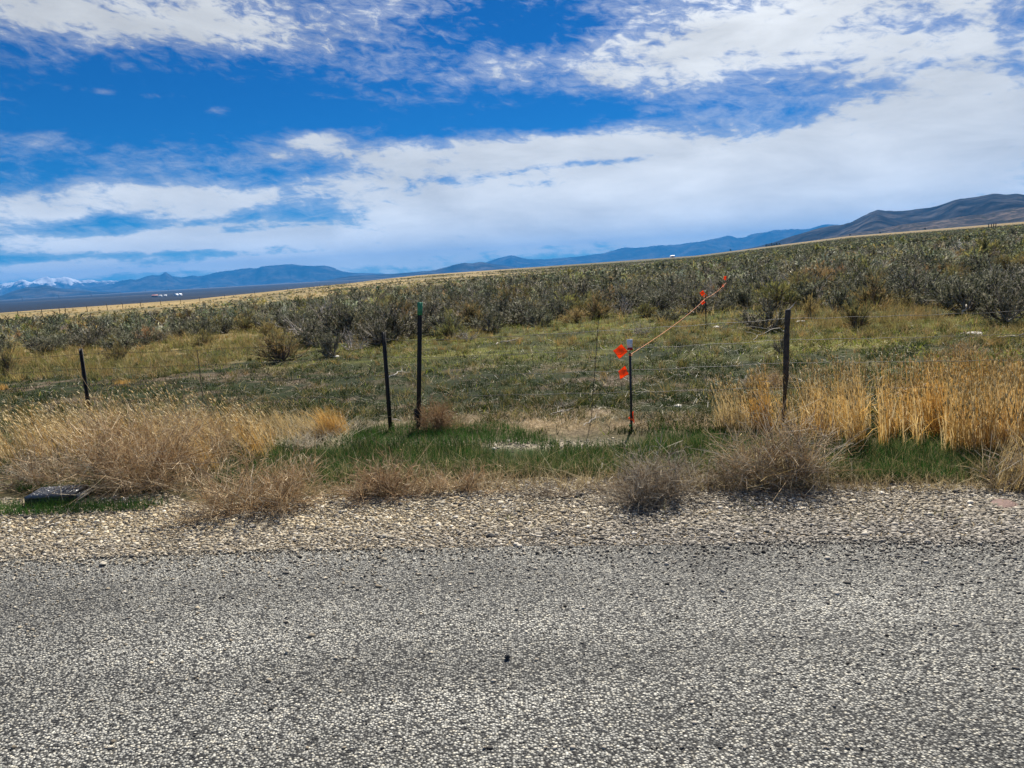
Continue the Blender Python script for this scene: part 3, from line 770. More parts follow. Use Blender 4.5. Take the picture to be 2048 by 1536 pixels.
NAMES = dict(sage=('sagebrush', 'sagebrush'), fan=('rabbitbrush', 'shrub'), straw=('dry_shrub', 'shrub'), dead=('dead_shrub', 'dead shrub'))
def shrub(p, h, w, form, label, group=None, var=None):
    var = int(rng.integers(0, 7 if form == 'sage' else 4)) if var is None else var
    b, f = kind(form, var)
    nm, cat = NAMES[form]
    e = empty(nm, p, label, cat, group, rng.uniform(0, 6.28), (w / 1.25, w / 1.25, h))
    put('branches', b, e)
    if f: put('foliage', f, e)
    return e

HAND = [
 (566, 722, 115, 66, 'fan', 'broad pale yellow green bush, front one of the clump left of the leaning post'),
 (628, 692, 85, 62, 'sage', 'dark sagebrush at the top of the clump left of the leaning post'),
 (668, 714, 66, 58, 'sage', 'round olive sagebrush at the right front of the clump left of the leaning post'),
 (700, 700, 70, 55, 'dead', 'grey bare branches leaning out between the bushes left of the leaning post'),
 (752, 690, 92, 66, 'sage', 'large sagebrush right behind the top of the leaning post'),
 (718, 668, 60, 44, 'fan', 'yellow green bush behind the bare grey branches'),
 (903, 676, 62, 48, 'fan', 'yellow topped rabbitbrush right of the green tipped post'),
 (935, 680, 60, 22, 'dead', 'low dead shrub with a dark hollow beside the yellow topped rabbitbrush'),
 (977, 662, 78, 52, 'sage', 'dark sagebrush right of the yellow topped rabbitbrush'),
 (1077, 652, 66, 38, 'sage', 'spreading grey sagebrush in front of the brush midway to the flags'),
 (1114, 637, 58, 50, 'sage', 'upright sagebrush behind the left wire stay of the flagged bay'),
 (1160, 632, 45, 36, 'fan', 'brownish bush left of the upper end of the wire stay'),
 (1246, 630, 62, 40, 'dead', 'whitish bare twigged shrub above the flagged stake'),
 (1312, 624, 62, 50, 'sage', 'dark green sagebrush left of the sloping flag string'),
 (1330, 642, 58, 28, 'sage', 'low dark sagebrush crossed by the flag string'),
 (1366, 614, 54, 46, 'sage', 'sagebrush directly behind the middle flag stake'),
 (1289, 668, 46, 32, 'dead', 'small dead grey shrub in the clearing below the flag string'),
 (1713, 658, 72, 66, 'fan', 'brown twiggy fan shaped shrub alone in the clearing right of the wooden post'),
 (1670, 627, 66, 62, 'sage', 'tall sagebrush at the clearing edge right of the wooden post top'),
 (1621, 636, 42, 50, 'straw', 'straw coloured upright shrub just right of the wooden post top'),
 (1530, 660, 105, 74, 'sage', 'sprawling woody sagebrush left of the thick wooden post'),
 (1562, 705, 34, 42, 'sage', 'small dark shrub touching the left side of the thick wooden post'),
 (1932, 625, 120, 84, 'sage', 'big old sagebrush with a pale bent trunk at the right clearing edge'),
 (1815, 598, 96, 66, 'sage', 'sagebrush with dark bare stems behind the straw patch at the right'),
 (1768, 600, 56, 48, 'sage', 'narrow sagebrush left of the one with dark bare stems'),
 (2008, 645, 110, 100, 'sage', 'large sagebrush with a black trunk at the right edge of the photo'),
 (18, 752, 70, 54, 'fan', 'orange brown bush at the left edge of the clearing'),
 (236, 720, 48, 40, 'fan', 'small fan shaped shrub right of the far left post'),
 (1590, 610, 60, 50, 'fan', 'yellowish bush behind the thick wooden post'),
 (1900, 560, 70, 40, 'fan', 'yellow green rabbitbrush deep in the brush at the right'),
 (1680, 552, 46, 22, 'fan', 'small round yellow green bush standing out of the dark brush above the wooden post'),
 (410, 690, 60, 34, 'fan', 'pale bush beside the top of the left wire stay'),
 (540, 678, 70, 40, 'straw', 'straw coloured bush behind the clump left of the leaning post'),
]
placed = []
for (px_, py_, w_, h_, fm, lab) in HAND:
    p = hit1(px_, py_); dep = float(proj(p)[2])
    shrub(p, h_ / F * dep * 1.02, w_ / F * dep, fm, lab)
    placed.append((p[0], p[1], w_ / F * dep * .5))

# front edge of the dense brush, and the open patches inside it
BF = (np.array([-800, 0, 250, 300, 380, 480, 560, 640, 760, 830, 900, 1000, 1100, 1200, 1300, 1370, 1500, 1600, 1700, 1800, 1930, 2048, 2400]),
      np.array([712, 708, 704, 690, 676, 662, 660, 676, 684, 666, 668, 660, 648, 640, 634, 628, 620, 620, 616, 610, 622, 632, 634]))
NC = 138000
R0 = rng.uniform(0, 1, NC)
rad = 14 + (820 - 14) * R0 ** .88
azr = np.radians(rng.uniform(-52, 52, NC))
X, Y = rad * np.sin(azr), rad * np.cos(azr); Z = height(X, Y)
PX, PY, DP = proj(np.stack([X, Y, Z], -1))
ok = PY < np.interp(PX, BF[0], BF[1]) + 8 * (fbm(X / 3, Y / 3, 121) - .5)
patch = fbm(X / 16, Y / 16, 123) * .55 + fbm(X / 5.5, Y / 5.5, 124) * .45
crest = np.interp(azr, _az, _rc)
side = sstep(R_(-30), R_(20), azr)
thr = .44 - .17 * side
HZ = 541 + (1024 - PX) * .0577
lim = np.interp(PX, [-300, 0, 400, 700, 1024, 1300, 1400], [44, 48, 52, 36, 22, 6, -60])
thr = thr - .14 * sstep(45, 10, np.interp(PX, BF[0], BF[1]) - PY)
thr = thr + .20 * sstep(lim + 6, lim - 6, PY - HZ)
ok &= patch > thr
ok &= rad < crest * 1.05
cand = np.flatnonzero(ok)
# poisson-like thinning on a hash grid
order = cand[np.argsort(rad[cand])]
grid = {}; keep = []
wid = rng.lognormal(math.log(1.1), .28, NC).clip(.55, 2.1) * (1 + .2 * side)
for (x_, y_, w_) in placed: grid.setdefault((int(x_ // 2), int(y_ // 2)), []).append((x_, y_, w_))
for i in order:
    x_, y_, w_ = X[i], Y[i], wid[i] * .5
    gx, gy = int(x_ // 2), int(y_ // 2); bad = False
    for dx in (-1, 0, 1):
        for dy in (-1, 0, 1):
            for (a, b, c) in grid.get((gx + dx, gy + dy), ()):
                if (a - x_) ** 2 + (b - y_) ** 2 < (.60 * (c + w_)) ** 2: bad = True; break
            if bad: break
        if bad: break
    if bad: continue
    grid.setdefault((gx, gy), []).append((x_, y_, w_)); keep.append(i)
    if len(keep) > 26000: break
keep = np.array(keep)
shr = 1 - .35 * sstep(45, 140, rad); wid = wid * (1 - .2 * sstep(45, 140, rad))
hts = wid ** .8 * rng.uniform(.42, .74, len(wid)) * shr
frm = np.where(rng.uniform(0, 1, len(wid)) < .76, 0, np.where(rng.uniform(0, 1, len(wid)) < .62, 1, np.where(rng.uniform(0, 1, len(wid)) < .45, 2, 3)))
FN = ['sage', 'fan', 'straw', 'dead']
LABS = dict(sage=('grey green sagebrush, one of many packed in the dense brush beyond the front bushes', 'grey green sagebrush packed in the dense brush'),
            fan=('yellowish rabbitbrush scattered among the grey sagebrush of the dense brush', 'yellowish rabbitbrush among the sagebrush'),
            straw=('straw coloured dry shrub scattered among the dense sagebrush', 'straw coloured shrubs among the sagebrush'),
            dead=('leafless grey dead shrub among the living sagebrush of the dense brush', 'dead grey shrubs among the sagebrush'))
seen = keep[(PX[keep] > -40) & (PX[keep] < 2090)]
first = seen[:265]
for i in first:
    fm = FN[frm[i]]
    shrub((X[i], Y[i], Z[i] - .02), hts[i], wid[i], fm, LABS[fm][0], LABS[fm][1])

# the rest of the brush, one mass
def mass(ids, name, label, par, seedbase):
    g = Geo(); n = 0
    pools = {}
    for f in range(4):
        for v in range(4):
            gw, gf = shrub_geo(seedbase + f * 31 + v * 7, *par, form=FN[f], lod=.5)
            a = gw.arrays(); b = gf.arrays()
            pools[(f, v)] = (np.concatenate([a[0], b[0]]), np.concatenate([a[1], b[1] + len(a[0])]), np.concatenate([a[3], b[3]]))
    vs = rng.integers(0, 4, len(ids))
    for f in range(4):
        for v in range(4):
            sel = ids[(frm[ids] == f) & (vs == v)]
            if not len(sel): continue
            V, Q, C = pools[(f, v)]
            a = rng.uniform(0, 6.28, len(sel)); ca, sa = np.cos(a)[:, None], np.sin(a)[:, None]
            w = (wid[sel] / 1.25)[:, None]; h = hts[sel][:, None]
            XX = (V[None, :, 0] * ca - V[None, :, 1] * sa) * w + X[sel][:, None]
            YY = (V[None, :, 0] * sa + V[None, :, 1] * ca) * w + Y[sel][:, None]
            ZZ = V[None, :, 2] * h + Z[sel][:, None] - .02
            q = Q[None] + (np.arange(len(sel)) * len(V))[:, None, None]
            tint = rng.lognormal(0, .38, (len(sel), 1, 1)).clip(.4, 2.0) * (1 + rng.normal(size=(len(sel), 1, 3)) * .06)
            g.add(np.stack([XX, YY, ZZ], -1), q.reshape(-1, 4), None, (C[None] * tint).reshape(-1, 3))
    tag(put(name, g.mesh(name, M_SAGE)), label, 'sagebrush', kind='stuff')
rest = np.setdiff1d(keep, first)
nearr = rest[rad[rest] < 75]; farr = rest[rad[rest] >= 75]
mass(nearr, 'sagebrush_field', 'grey green mass of sagebrush covering the field behind the nearer bushes', (7, 46, 6, .020, .105), 500)
mass(farr, 'distant_sagebrush', 'distant dark speckled sagebrush near the skyline of the field', (4, 12, 5, .055, .19), 700)

# ------------------------------------------------------------------ fence
M_STEEL = solid('dark_steel', (.018, .016, .015), .7, .4, 30, 0.1)
M_WIRE = solid('fence_wire', (.035, .03, .026), .6, .4, 60, .2)
M_POSTWOOD = solid('weathered_wood', (.055, .045, .038), .9, .5, 25, bump=.6)
M_GREEN = solid('green_paint', (.04, .26, .13), .5, .2, 20)
M_ROD = solid('black_rod', (.012, .012, .013), .45, .3, 30)

FENCE = [  # base px, top px, type
 (-330, 885, -390, 726, 't'), (184, 862, 161, 697, 't'), (781, 860, 767, 664, 't'), (837, 860, 840, 605, 'g'), (1563, 858, 1578, 620, 'w'), (2230, 870, 2290, 590, 't')]
fe = empty('wire_fence', hit1(837, 860), 'four strand wire fence on dark posts between the verge and the clearing', 'fence')
inv = -np.array(hit1(837, 860))
fr = [.93, .755, .565, .36]
anch = []
def tpost(b, t, wd=.021):
    """steel post: T section swept from base to top, with studs"""
    g = Geo(); b = np.array(b); t = np.array(t)
    up = (t - b) / np.linalg.norm(t - b); sx = np.cross([0, 1, 0], up) * -1; sx = np.cross(up, [0, 1., 0]); sx /= np.linalg.norm(sx); sy = np.cross(up, sx)
    M = np.stack([sx, sy, up], 1); ln = np.linalg.norm(t - b)
    g.box((-wd, -.004, -.15), (wd, .004, ln), M); g.box((-.004, .0041, -.15), (.004, .034, ln - .002), M)
    for z in np.arange(.12, ln - .03, .054): g.box((-.006, -.012, z), (.006, -.0041, z + .014), M)
    return g, b
for (bx, by, tx, ty, typ) in FENCE:
    b = hit1(bx, by); t = at_depth(tx, ty, b[1] + .0)
    hs = []
    if typ in 'tg':
        g, _ = tpost(b, t, .021 if typ == 't' else .023)
        for v in g.v: v += b.astype(np.float32) * 1
        me = g.mesh('fence_post', M_STEEL)
        o = put('fence_post', me, fe, inv)
        if typ == 'g':
            o['label'] = 'tallest black steel post with a green painted tip'
            u = t - b; g2 = Geo()
            up = u / np.linalg.norm(u); sx = np.cross(up, [0, 1., 0]); sx /= np.linalg.norm(sx); sy = np.cross(up, sx); M = np.stack([sx, sy, up], 1); ln = np.linalg.norm(u)
            g2.box((-.0255, -.0075, ln - .128), (.0255, .0065, ln + .003), M); g2.box((-.0065, .0068, ln - .128), (.0065, .037, ln + .001), M)
            for v in g2.v: v += b.astype(np.float32)
            put('green_tip', g2.mesh('green_tip', M_GREEN), o)
            # wrapped wire bundle low on the post
            g3_ = Geo(); th = np.linspace(0, 6 * 6.28, 90); zz = np.linspace(.10, .24, 90)
            P = np.stack([b[0] + (.028 + .008 * np.sin(th * .37)) * np.cos(th) + .004, b[1] + .035 * np.sin(th), b[2] + zz + .01 * np.sin(th * .7)], 1)
            g3_.strips(P[None], .006, 4); g3_.box((b[0] - .026, b[1] - .03, b[2] + .12), (b[0] + .034, b[1] + .038, b[2] + .22))
            put('wire_bundle', g3_.mesh('wire_bundle', M_STEEL), o)
        elif tx == 161: o['label'] = 'short black steel post leaning left at the left'
        elif tx == 767: o['label'] = 'black steel post leaning left beside the green tipped one'
    else:
        g = Geo(); s_ = np.linspace(-.05, 1, 14)
        P = b[None] + (t - b)[None] * s_[:, None] + np.stack([.010 * np.sin(s_ * 5), 0 * s_, 0 * s_], 1)
        W = np.interp(s_, [-.1, .3, .42, 1], [.017, .018, .027, .026]) * (1 + .06 * rng.normal(size=14))
        g.strips(P[None], W[None], 9, ref=(0, 1, 0))
        # splintered cap
        n = g.n; top = P[-1] + np.array([.004, 0, .012]); ring = list(range(n - 9, n))
        g.add(top[None], None, None); g.t.append(np.array([[ring[i], ring[(i + 1) % 9], n] for i in range(9)]))
        o = put('fence_post', g.mesh('fence_post', M_POSTWOOD, True), fe, inv); o['label'] = 'thick weathered wooden post'
        g2 = Geo(); sp = t + np.array([0, 0, -.0]);
        Q = np.stack([sp + np.array([-.01, 0, -.01]), sp + np.array([.02, 0, .022]), sp + np.array([.035, 0, .036]), sp + np.array([.052, 0, .062])])
        g2.strips(Q[None], np.array([[.007, .006, .005, .002]]), 5)
        put('splinter', g2.mesh('splinter', solid('pale_wood', (.45, .42, .38), .8)), o)
    Hh = t - b
    sc_ = 1 if typ != 'g' else .76
    anch.append([b + Hh * f * sc_ for f in fr])
anch = np.array(anch)
for k in range(4):
    g = Geo(); pts = []
    for i in range(len(anch) - 1):
        a, c = anch[i, k], anch[i + 1, k]; n = max(3, int(np.linalg.norm(c - a) / .06))
        s_ = np.linspace(0, 1, n)[:-1]
        q = a + (c - a) * s_[:, None]; q[:, 2] -= .10 * np.linalg.norm(c - a) / 6 * s_ * (1 - s_) * (.5 + rng.uniform(0, .8)); q[:, 2] += .004 * np.sin(s_ * 40 + k); pts.append(q)
    pts = np.concatenate(pts); pts[:, 1] -= .014
    g.strips(pts[None], .0018, 4, ref=(0, .3, 1))
    # barbs
    bi = np.arange(1, len(pts) - 1, 2); m = len(bi)
    for s_ in (1, -1):
        D = rng.normal(size=(m, 3)); D /= np.linalg.norm(D, axis=1, keepdims=True)
        Q = pts[bi][:, None] + D[:, None] * np.array([-.013, .013])[None, :, None]
        g.strips(Q, .0011, 3)
    put('barbed_wire', g.mesh('barbed_wire', M_WIRE), fe, inv)
def stay(x0, y0, x1, y1):
    dy = anch[1][0][1] * 0
    b = hit1(x1, y1); t = at_depth(x0, y0, b[1])
    n = 60; s_ = np.linspace(0, 1, n)
    g = Geo()
    for ph in (0, math.pi):
        P = t + (b - t) * s_[:, None] + np.stack([.005 * np.sin(s_ * 90 + ph), .005 * np.cos(s_ * 90 + ph), 0 * s_], 1)
        P[:, 2] = np.maximum(P[:, 2], b[2] + .05) if False else P[:, 2]
        g.strips(P[None], .0022, 4)
    put('wire_stay', g.mesh('wire_stay', M_WIRE), fe, inv)
stay(394, 700, 412, 852); stay(1197, 640, 1182, 846)

# ------------------------------------------------------------------ flagged stakes and string
M_FLAG = solid('orange_flag', (1.0, .19, .02), .6, .05, 14, bump=.05, transl=.5)
M_STRING = solid('orange_string', (.75, .27, .09), .7, .3, 90)
M_WHITE = solid('white_plate', (.75, .74, .74), .4, .1, 30)
M_RED = solid('red_band', (.45, .012, .015), .4, .2, 30)
STK = [(1263, 857, 1260, 706), (1412, 650, 1411, 588), (1452, 604, 1452, 560)]
SP = []
SLAB = ['nearest black flag stake with a white and red plate on top', 'thin middle flag stake standing in the clearing edge before the brush', 'farthest thin flag stake, half hidden in the brush']
def rod(g, a, b, r, s=8):
    g.strips(np.array([[a, (np.array(a) + b) / 2, b]]), r, s, ref=(0, 1, 0.01))
for i, (bx, by, tx, ty) in enumerate(STK):
    b = hit1(bx, by); t = at_depth(tx, ty, b[1]); u = t - b
    e = empty('flag_stake', b, SLAB[i], 'stake', 'black stakes of the flagged string')
    g = Geo(); rod(g, np.array([0, 0, -.08]), u, .0125 if i == 0 else .011)
    g.add([u + np.array([0, 0, .004])] , None, None)
    n = g.n; ring = list(range(n - 9, n - 1)); g.t.append(np.array([[ring[k], ring[(k + 1) % 8], n - 1] for k in range(8)]))
    put('rod', g.mesh('rod', M_ROD), e)
    if i == 0:
        g = Geo(); rod(g, u + np.array([0, 0, -.03]), u + np.array([0, 0, .06]), .003, 5); put('pin', g.mesh('pin', M_WIRE), e)
        pl = Geo(); M = None
        pl.box(u + np.array([-.027, -.004, .035]), u + np.array([.027, .004, .135])); o = put('reflector_plate', pl.mesh('reflector_plate', M_WHITE), e)
        pl = Geo(); pl.box(u + np.array([-.024, -.006, .028]), u + np.array([.029, .006, .052])); put('red_band', pl.mesh('red_band', M_RED), o)
    SP.append((b, t))
# string with its knots
g = Geo(); pts = []
tie = [SP[0][1] + np.array([.004, -.012, -.012]), SP[1][1] + np.array([0, -.012, -.1]), SP[2][1] + np.array([0, -.012, -.09])]
for a, b in zip(tie[:-1], tie[1:]):
    s_ = np.linspace(0, 1, 60)[:, None]; q = a + (b - a) * s_; q[:, 2] -= .10 * (s_ * (1 - s_))[:, 0] * 2; pts.append(q)
g.strips(np.concatenate(pts)[None], np.linspace(.0024, .0048, 120)[None], 5)
for t_ in tie:
    th = np.linspace(0, 12.5, 24); P = np.stack([t_[0] + .016 * np.cos(th), t_[1] + .012 + .016 * np.sin(th), t_[2] + .002 * th - .02], 1); g.strips(P[None], .0035, 5)
tag(put('marker_string', g.mesh('marker_string', M_STRING)), 'orange string running uphill from stake to stake', 'string')

def flag(stake, pts_px, label, dy=-.03, tie_px=None, fold=.012, strip=False):
    """cloth quad given by its four corners, hung on a short wire from its stake"""
    b, t = SP[stake]; y = b[1] + dy
    c = np.array([at_depth(x, yy, y) for x, yy in pts_px])
    o0 = c.mean(0); c = o0 + (c - o0) * 1.12
    n = 9; s_, t_ = np.meshgrid(np.linspace(0, 1, n), np.linspace(0, 1, n))
    P = (c[0] * ((1 - s_) * (1 - t_))[..., None] + c[1] * (s_ * (1 - t_))[..., None] + c[2] * (s_ * t_)[..., None] + c[3] * ((1 - s_) * t_)[..., None])
    P[..., 1] += fold * np.sin(s_ * 5 + t_ * 2) + fold * .6 * np.sin(t_ * 7)
    P = P - o0
    Vf = np.concatenate([P.reshape(-1, 3), P.reshape(-1, 3) + np.array([0, .0012, 0])])
    idx = np.arange(n * n).reshape(n, n)
    q = np.stack([idx[:-1, :-1], idx[:-1, 1:], idx[1:, 1:], idx[1:, :-1]], -1).reshape(-1, 4)
    bd = np.concatenate([idx[0, :-1], idx[:-1, -1], idx[-1, :0:-1], idx[:0:-1, 0]]); nb = np.roll(bd, -1)
    sd = np.stack([bd, nb, nb + n * n, bd + n * n], -1)
    g = Geo(); g.add(Vf, np.concatenate([q[:, ::-1], q + n * n, sd]))
    e = empty('marker_flag', o0, label, 'flag', 'small orange flags on the string line')
    put('cloth', g.mesh('cloth', M_FLAG, True), e)
    tp = at_depth(*tie_px, b[1]) if tie_px else t + np.array([0, -.01, -.05])
    k = np.argmin(np.linalg.norm(c - tp, axis=1))
    g = Geo(); rod(g, c[k] - o0, tp - o0, .0012, 4); put('wire_stem', g.mesh('wire_stem', M_WIRE), e)
flag(0, [(1243, 690), (1254, 703), (1239, 716), (1228, 702)], 'upper square orange flag left of the nearest stake', tie_px=(1260, 709))
flag(0, [(1250, 733), (1256, 748), (1241, 757), (1238, 743)], 'lower creased orange flag left of the nearest stake', tie_px=(1261, 752))
flag(0, [(1267, 824), (1268, 846), (1264, 840), (1258, 838)], 'narrow orange flag at the foot of the nearest stake', dy=-.0, tie_px=(1263, 842), fold=.03)
flag(1, [(1406, 581), (1410, 588), (1404, 591.5), (1400, 586)], 'square orange flag at the top of the middle stake', tie_px=(1411, 589))
flag(1, [(1414, 589), (1414, 591), (1407, 595), (1406, 594)], 'pale thin strip of orange ribbon between the two flags of the middle stake', tie_px=(1411.5, 592))
flag(1, [(1407, 600.5), (1410, 605), (1404, 609), (1401.5, 604.5)], 'lower orange flag touching the string at the middle stake', tie_px=(1411, 602))
flag(2, [(1448, 553), (1452.5, 552.5), (1451, 560.5), (1447.5, 558)], 'orange flag at the top of the farthest stake', tie_px=(1452, 561))
flag(2, [(1447, 567.5), (1449, 571), (1446, 573.5), (1444.5, 571)], 'tiny lower orange flag on the string before the farthest stake', tie_px=(1452, 566))
# small green tab at the foot of the first stake
b, t = SP[0]
g = Geo(); g.box((-.012, -.004, 0), (.012, .004, .02)); g.box((-.002, -.003, -.03), (.002, .003, .0))
tag(put('plastic_tab', g.mesh('plastic_tab', solid('green_plastic', (.02, .35, .08), .4)), None, at_depth(1260.5, 853, b[1] - .02)), 'tiny bright green plastic tab at the foot of the nearest stake', 'tab')

# ------------------------------------------------------------------ utility cover
def cover():
    p = hit1(118, 1000); p[2] += .012; yaw = R_(7)
    e = empty('utility_cover', p, 'black plastic utility box cover with studded lid lying in the verge', 'utility cover', rz=yaw)
    e.rotation_euler = (R_(1), R_(1), yaw)
    M = solid('black_plastic', (.02, .02, .021), .5, .25, 40, bump=.15); M3 = solid('grey_plastic', (.10, .102, .108), .32, .3, 60, bump=.15); M2 = solid('worn_plastic', (.32, .31, .28), .7, .3, 40)
    w, d, h = .19, .13, .05
    g = Geo()
    # skirted body: bottom wider than top
    v = [(-w, -d, 0), (w, -d, 0), (w, d, 0), (-w, d, 0), (-w + .006, -d + .006, h), (w - .006, -d + .006, h), (w - .006, d - .006, h), (-w + .006, d - .006, h)]
    g.add(v, [[0, 1, 5, 4], [1, 2, 6, 5], [2, 3, 7, 6], [3, 0, 4, 7], [3, 2, 1, 0], [4, 5, 6, 7]])
    put('box_rim', g.mesh('box_rim', M), e)
    g = Geo(); a, b2 = w - .012, d - .012
    g.box((-a, -b2 - .02, h + .002), (a, b2, h + .020))
    for k in range(9):
        for l in range(7):
            x = -a + .03 + k * (2 * a - .06) / 8; y = -b2 + .02 + l * (2 * b2 - .04) / 6
            s = .014; hh = h + .030
            an = .785 if (k + l) % 2 else -.785
            c_, s_ = math.cos(an), math.sin(an)
            q = [(x + c_ * u * s * 1.2 - s_ * vv * s * .5, y + s_ * u * s * 1.2 + c_ * vv * s * .5) for u, vv in ((-1, 0), (0, -1), (1, 0), (0, 1))]
            base = [(qx, qy, h + .0195) for qx, qy in q] + [(x, y, hh)]
            g.add(base, None, [[0, 1, 4], [1, 2, 4], [2, 3, 4], [3, 0, 4]])
    lid = put('lid', g.mesh('lid', M3), e)
    g = Geo(); g.box((-.004, -b2 - .024, h - .010), (.004, -b2 - .0202, h + .018)); put('latch', g.mesh('latch', M2), lid)
    g = Geo(); g.box((w + .001, -d + .01, .012), (w + .03, d - .02, .028)); g.box((w + .001, -d + .02, .03), (w + .016, d - .01, .046)); put('side_flange', g.mesh('side_flange', M2), e)
cover()

# ------------------------------------------------------------------ dead branches in the clearing
M_DEAD = solid('bleached_wood', (.48, .43, .36), .9, .3, 30)
def branch(x0, y0, x1, y1, r, label, forks=2):
    a = hit1(x0, y0); b = hit1(x1, y1)
    g = Geo(); s_ = np.linspace(0, 1, 9)[:, None]; L = np.linalg.norm(b - a)
    P = (b - a) * s_ + rng.normal(size=(9, 3)) * .025 * L * np.array([1, 1, .5]); P[:, 2] += .02 + .10 * L * np.sin(s_[:, 0] * 3.1) * .6
    g.strips(P[None], np.linspace(r, r * .4, 9)[None], 6)
    for k in range(forks):
        i = rng.integers(3, 8); D = (b - a) * .35 + rng.normal(size=3) * .12 * L; D[2] = abs(D[2]) * .6 + .05 * L
        Q = P[i] + D * np.linspace(0, 1, 5)[:, None] + rng.normal(size=(5, 3)) * .01 * L; g.strips(Q[None], np.linspace(r * .6, r * .2, 5)[None], 5)
    tag(put('dead_branch', g.mesh('dead_branch', M_DEAD, True), None, a), label, 'branch')
branch(778, 757, 818, 746, .010, 'pale dead branch on the green clearing between leaning post and green tipped post', 1)
branch(783, 843, 803, 846, .008, 'short white stick by the foot of the leaning post', 0)
branch(1795, 792, 1862, 776, .011, 'long grey branch lying behind the golden grass', 1)
branch(1992, 679, 2046, 677, .022, 'thick bleached log in the clearing at the right edge', 2)
branch(1575, 664, 1500, 684, .009, 'dark dead branch sprawling from the woody sagebrush left of the wooden post', 3)
branch(1920, 633, 1940, 610, .020, 'bleached bent limb in front of the big old sagebrush', 1)
branch(300, 676, 322, 662, .011, 'bare grey limb leaning out of the brush at the left', 2)
branch(990, 690, 1035, 684, .016, 'grey fallen branch on the grass right of the green tipped post', 2)
branch(1170, 855, 1200, 838, .006, 'thin pale twig on bare soil at the foot of the right wire stay', 1)
branch(1100, 833, 1140, 826, .010, 'whitish forked twig behind the fence left of the right wire stay', 3)
branch(612, 735, 645, 729, .008, 'thin pale stick on the clearing left of the leaning post', 0)
branch(1380, 985, 1290, 925, .0035, 'long curved straw stalk lying over the grey tumbleweed', 0)

# ------------------------------------------------------------------ far things
def far_ground(px, dist):
    a = float(np.arctan((px - 1024) / F))
    x, y = dist * math.sin(a), dist * math.cos(a)
    for _ in range(6):
        p = np.array([x, y, float(height(x, y))]); q = proj(p)[0]
        a += (px - float(q)) / F * .8; x, y = dist * math.sin(a), dist * math.cos(a)
    return np.array([x, y, float(height(x, y))])

# pylons across the valley
def pylon_parts(H=32):
    g = Geo()
    legs = [(-3.5, -2), (3.5, -2), (3.5, 2), (-3.5, 2)]
    for (x, y) in legs: g.strips(np.array([[(x, y, -1), (x * .35, y * .35, H * .62), (x * .2, y * .2, H)]]), .28, 4)
    for z0, z1 in ((0, .25), (.25, .48), (.48, .66), (.66, .85)):
        for k in range(4):
            a, b = legs[k], legs[(k + 1) % 4]; s0, s1 = 1 - .8 * z0, 1 - .8 * z1
            g.strips(np.array([[(a[0] * s0, a[1] * s0, z0 * H), (b[0] * s1, b[1] * s1, z1 * H)]]), .16, 4)
    g2 = Geo()
    for z, w in ((H * .70, 9), (H * .84, 7.5), (H * .97, 5)):
        g2.strips(np.array([[(-w, 0, z), (0, 0, z + .6), (w, 0, z)]]), .32, 4)
    return g, g2
M_PYL = solid('pylon_steel', (.10, .10, .11), .6, .1, .2, bump=0)
pg, pa = pylon_parts(); pgm, pam = pg.mesh('tower', M_PYL), pa.mesh('crossarms', M_PYL)
for k, (x_, dd) in enumerate([(45, 6300), (118.5, 6500), (183, 6100), (240.5, 6900), (292, 7400), (337, 7900), (378, 8400), (416, 9000), (455, 9700)]):
    e = empty('power_pylon', far_ground(x_, dd), ['power pylon seen faintly at the left end of the line in the dark valley', 'steel power pylon rising before the purple hill at the left'][k] if k < 2 else ('tallest looking power pylon in the dark valley, above the left post' if k == 2 else 'tiny grey power pylon of the distant line crossing the dark valley'), 'pylon', 'power pylons crossing the valley', R_(70))
    put('tower', pgm, e); put('crossarms', pam, e)

# ranch buildings in the valley
def house(px, dist, w, d, h, roofh, wall, roof, name, label, dome=False):
    p = far_ground(px, dist)
    e = empty(name, p, label, 'building', 'ranch buildings in the valley')
    g = Geo(); g.box((-w / 2, -d / 2, -2), (w / 2, d / 2, h)); put('wall', g.mesh('wall', wall), e)
    g = Geo()
    if dome:
        th = np.linspace(0, math.pi, 13); P0 = np.stack([np.cos(th) * w * .52, np.full(13, -d * .52), np.sin(th) * roofh + h + .02], 1); P1 = P0.copy(); P1[:, 1] = d * .52
        i = np.arange(12); g.add(np.concatenate([P0, P1]), np.stack([i, i + 1, i + 14, i + 13], 1)); 
        c0 = np.concatenate([P0, [[0, -d * .52, h + .02]]]); g.add(c0, None, np.stack([i + 1, i, np.full(12, 13)], 1))
    else:
        a, b = w * .54, d * .54
        g.add([(-a, -b, h + .05), (a, -b, h + .05), (a, b, h + .05), (-a, b, h + .05), (-a, 0, h + roofh), (a, 0, h + roofh)], [[0, 1, 5, 4], [2, 3, 4, 5]], [[0, 4, 3], [1, 2, 5]])
    put('roof', g.mesh('roof', roof), e)
    g = Geo(); g.box((-w * .12, -d / 2 - .06, -1), (w * .12, -d / 2 - .01, h * .75)); put('door', g.mesh('door', M_PYL), e)
W_ = solid('white_sheet', (.8, .8, .8), .5, .05, .3, bump=0); RD = solid('rust_red', (.32, .10, .05), .7, .2, .3, bump=0); DK = solid('dark_shed', (.05, .045, .04), .8, .2, .3, bump=0); GR = solid('grey_roof', (.5, .48, .45), .6, .2, .3, bump=0)
house(352, 3700, 17, 22, 4, 5, W_, W_, 'hoop_barn', 'white round roofed barn in the dark valley, left one of two', True)
house(359, 3720, 17, 22, 4, 5.5, W_, W_, 'hoop_barn', 'white round roofed barn in the dark valley, right one of two', True)
house(310, 3700, 24, 16, 6, 5, DK, RD, 'red_barn', 'red roofed barn at the left of the ranch in the dark valley')
house(321, 3680, 12, 10, 5, 3, W_, GR, 'ranch_house', 'small pale house between the red barn and the white barns')
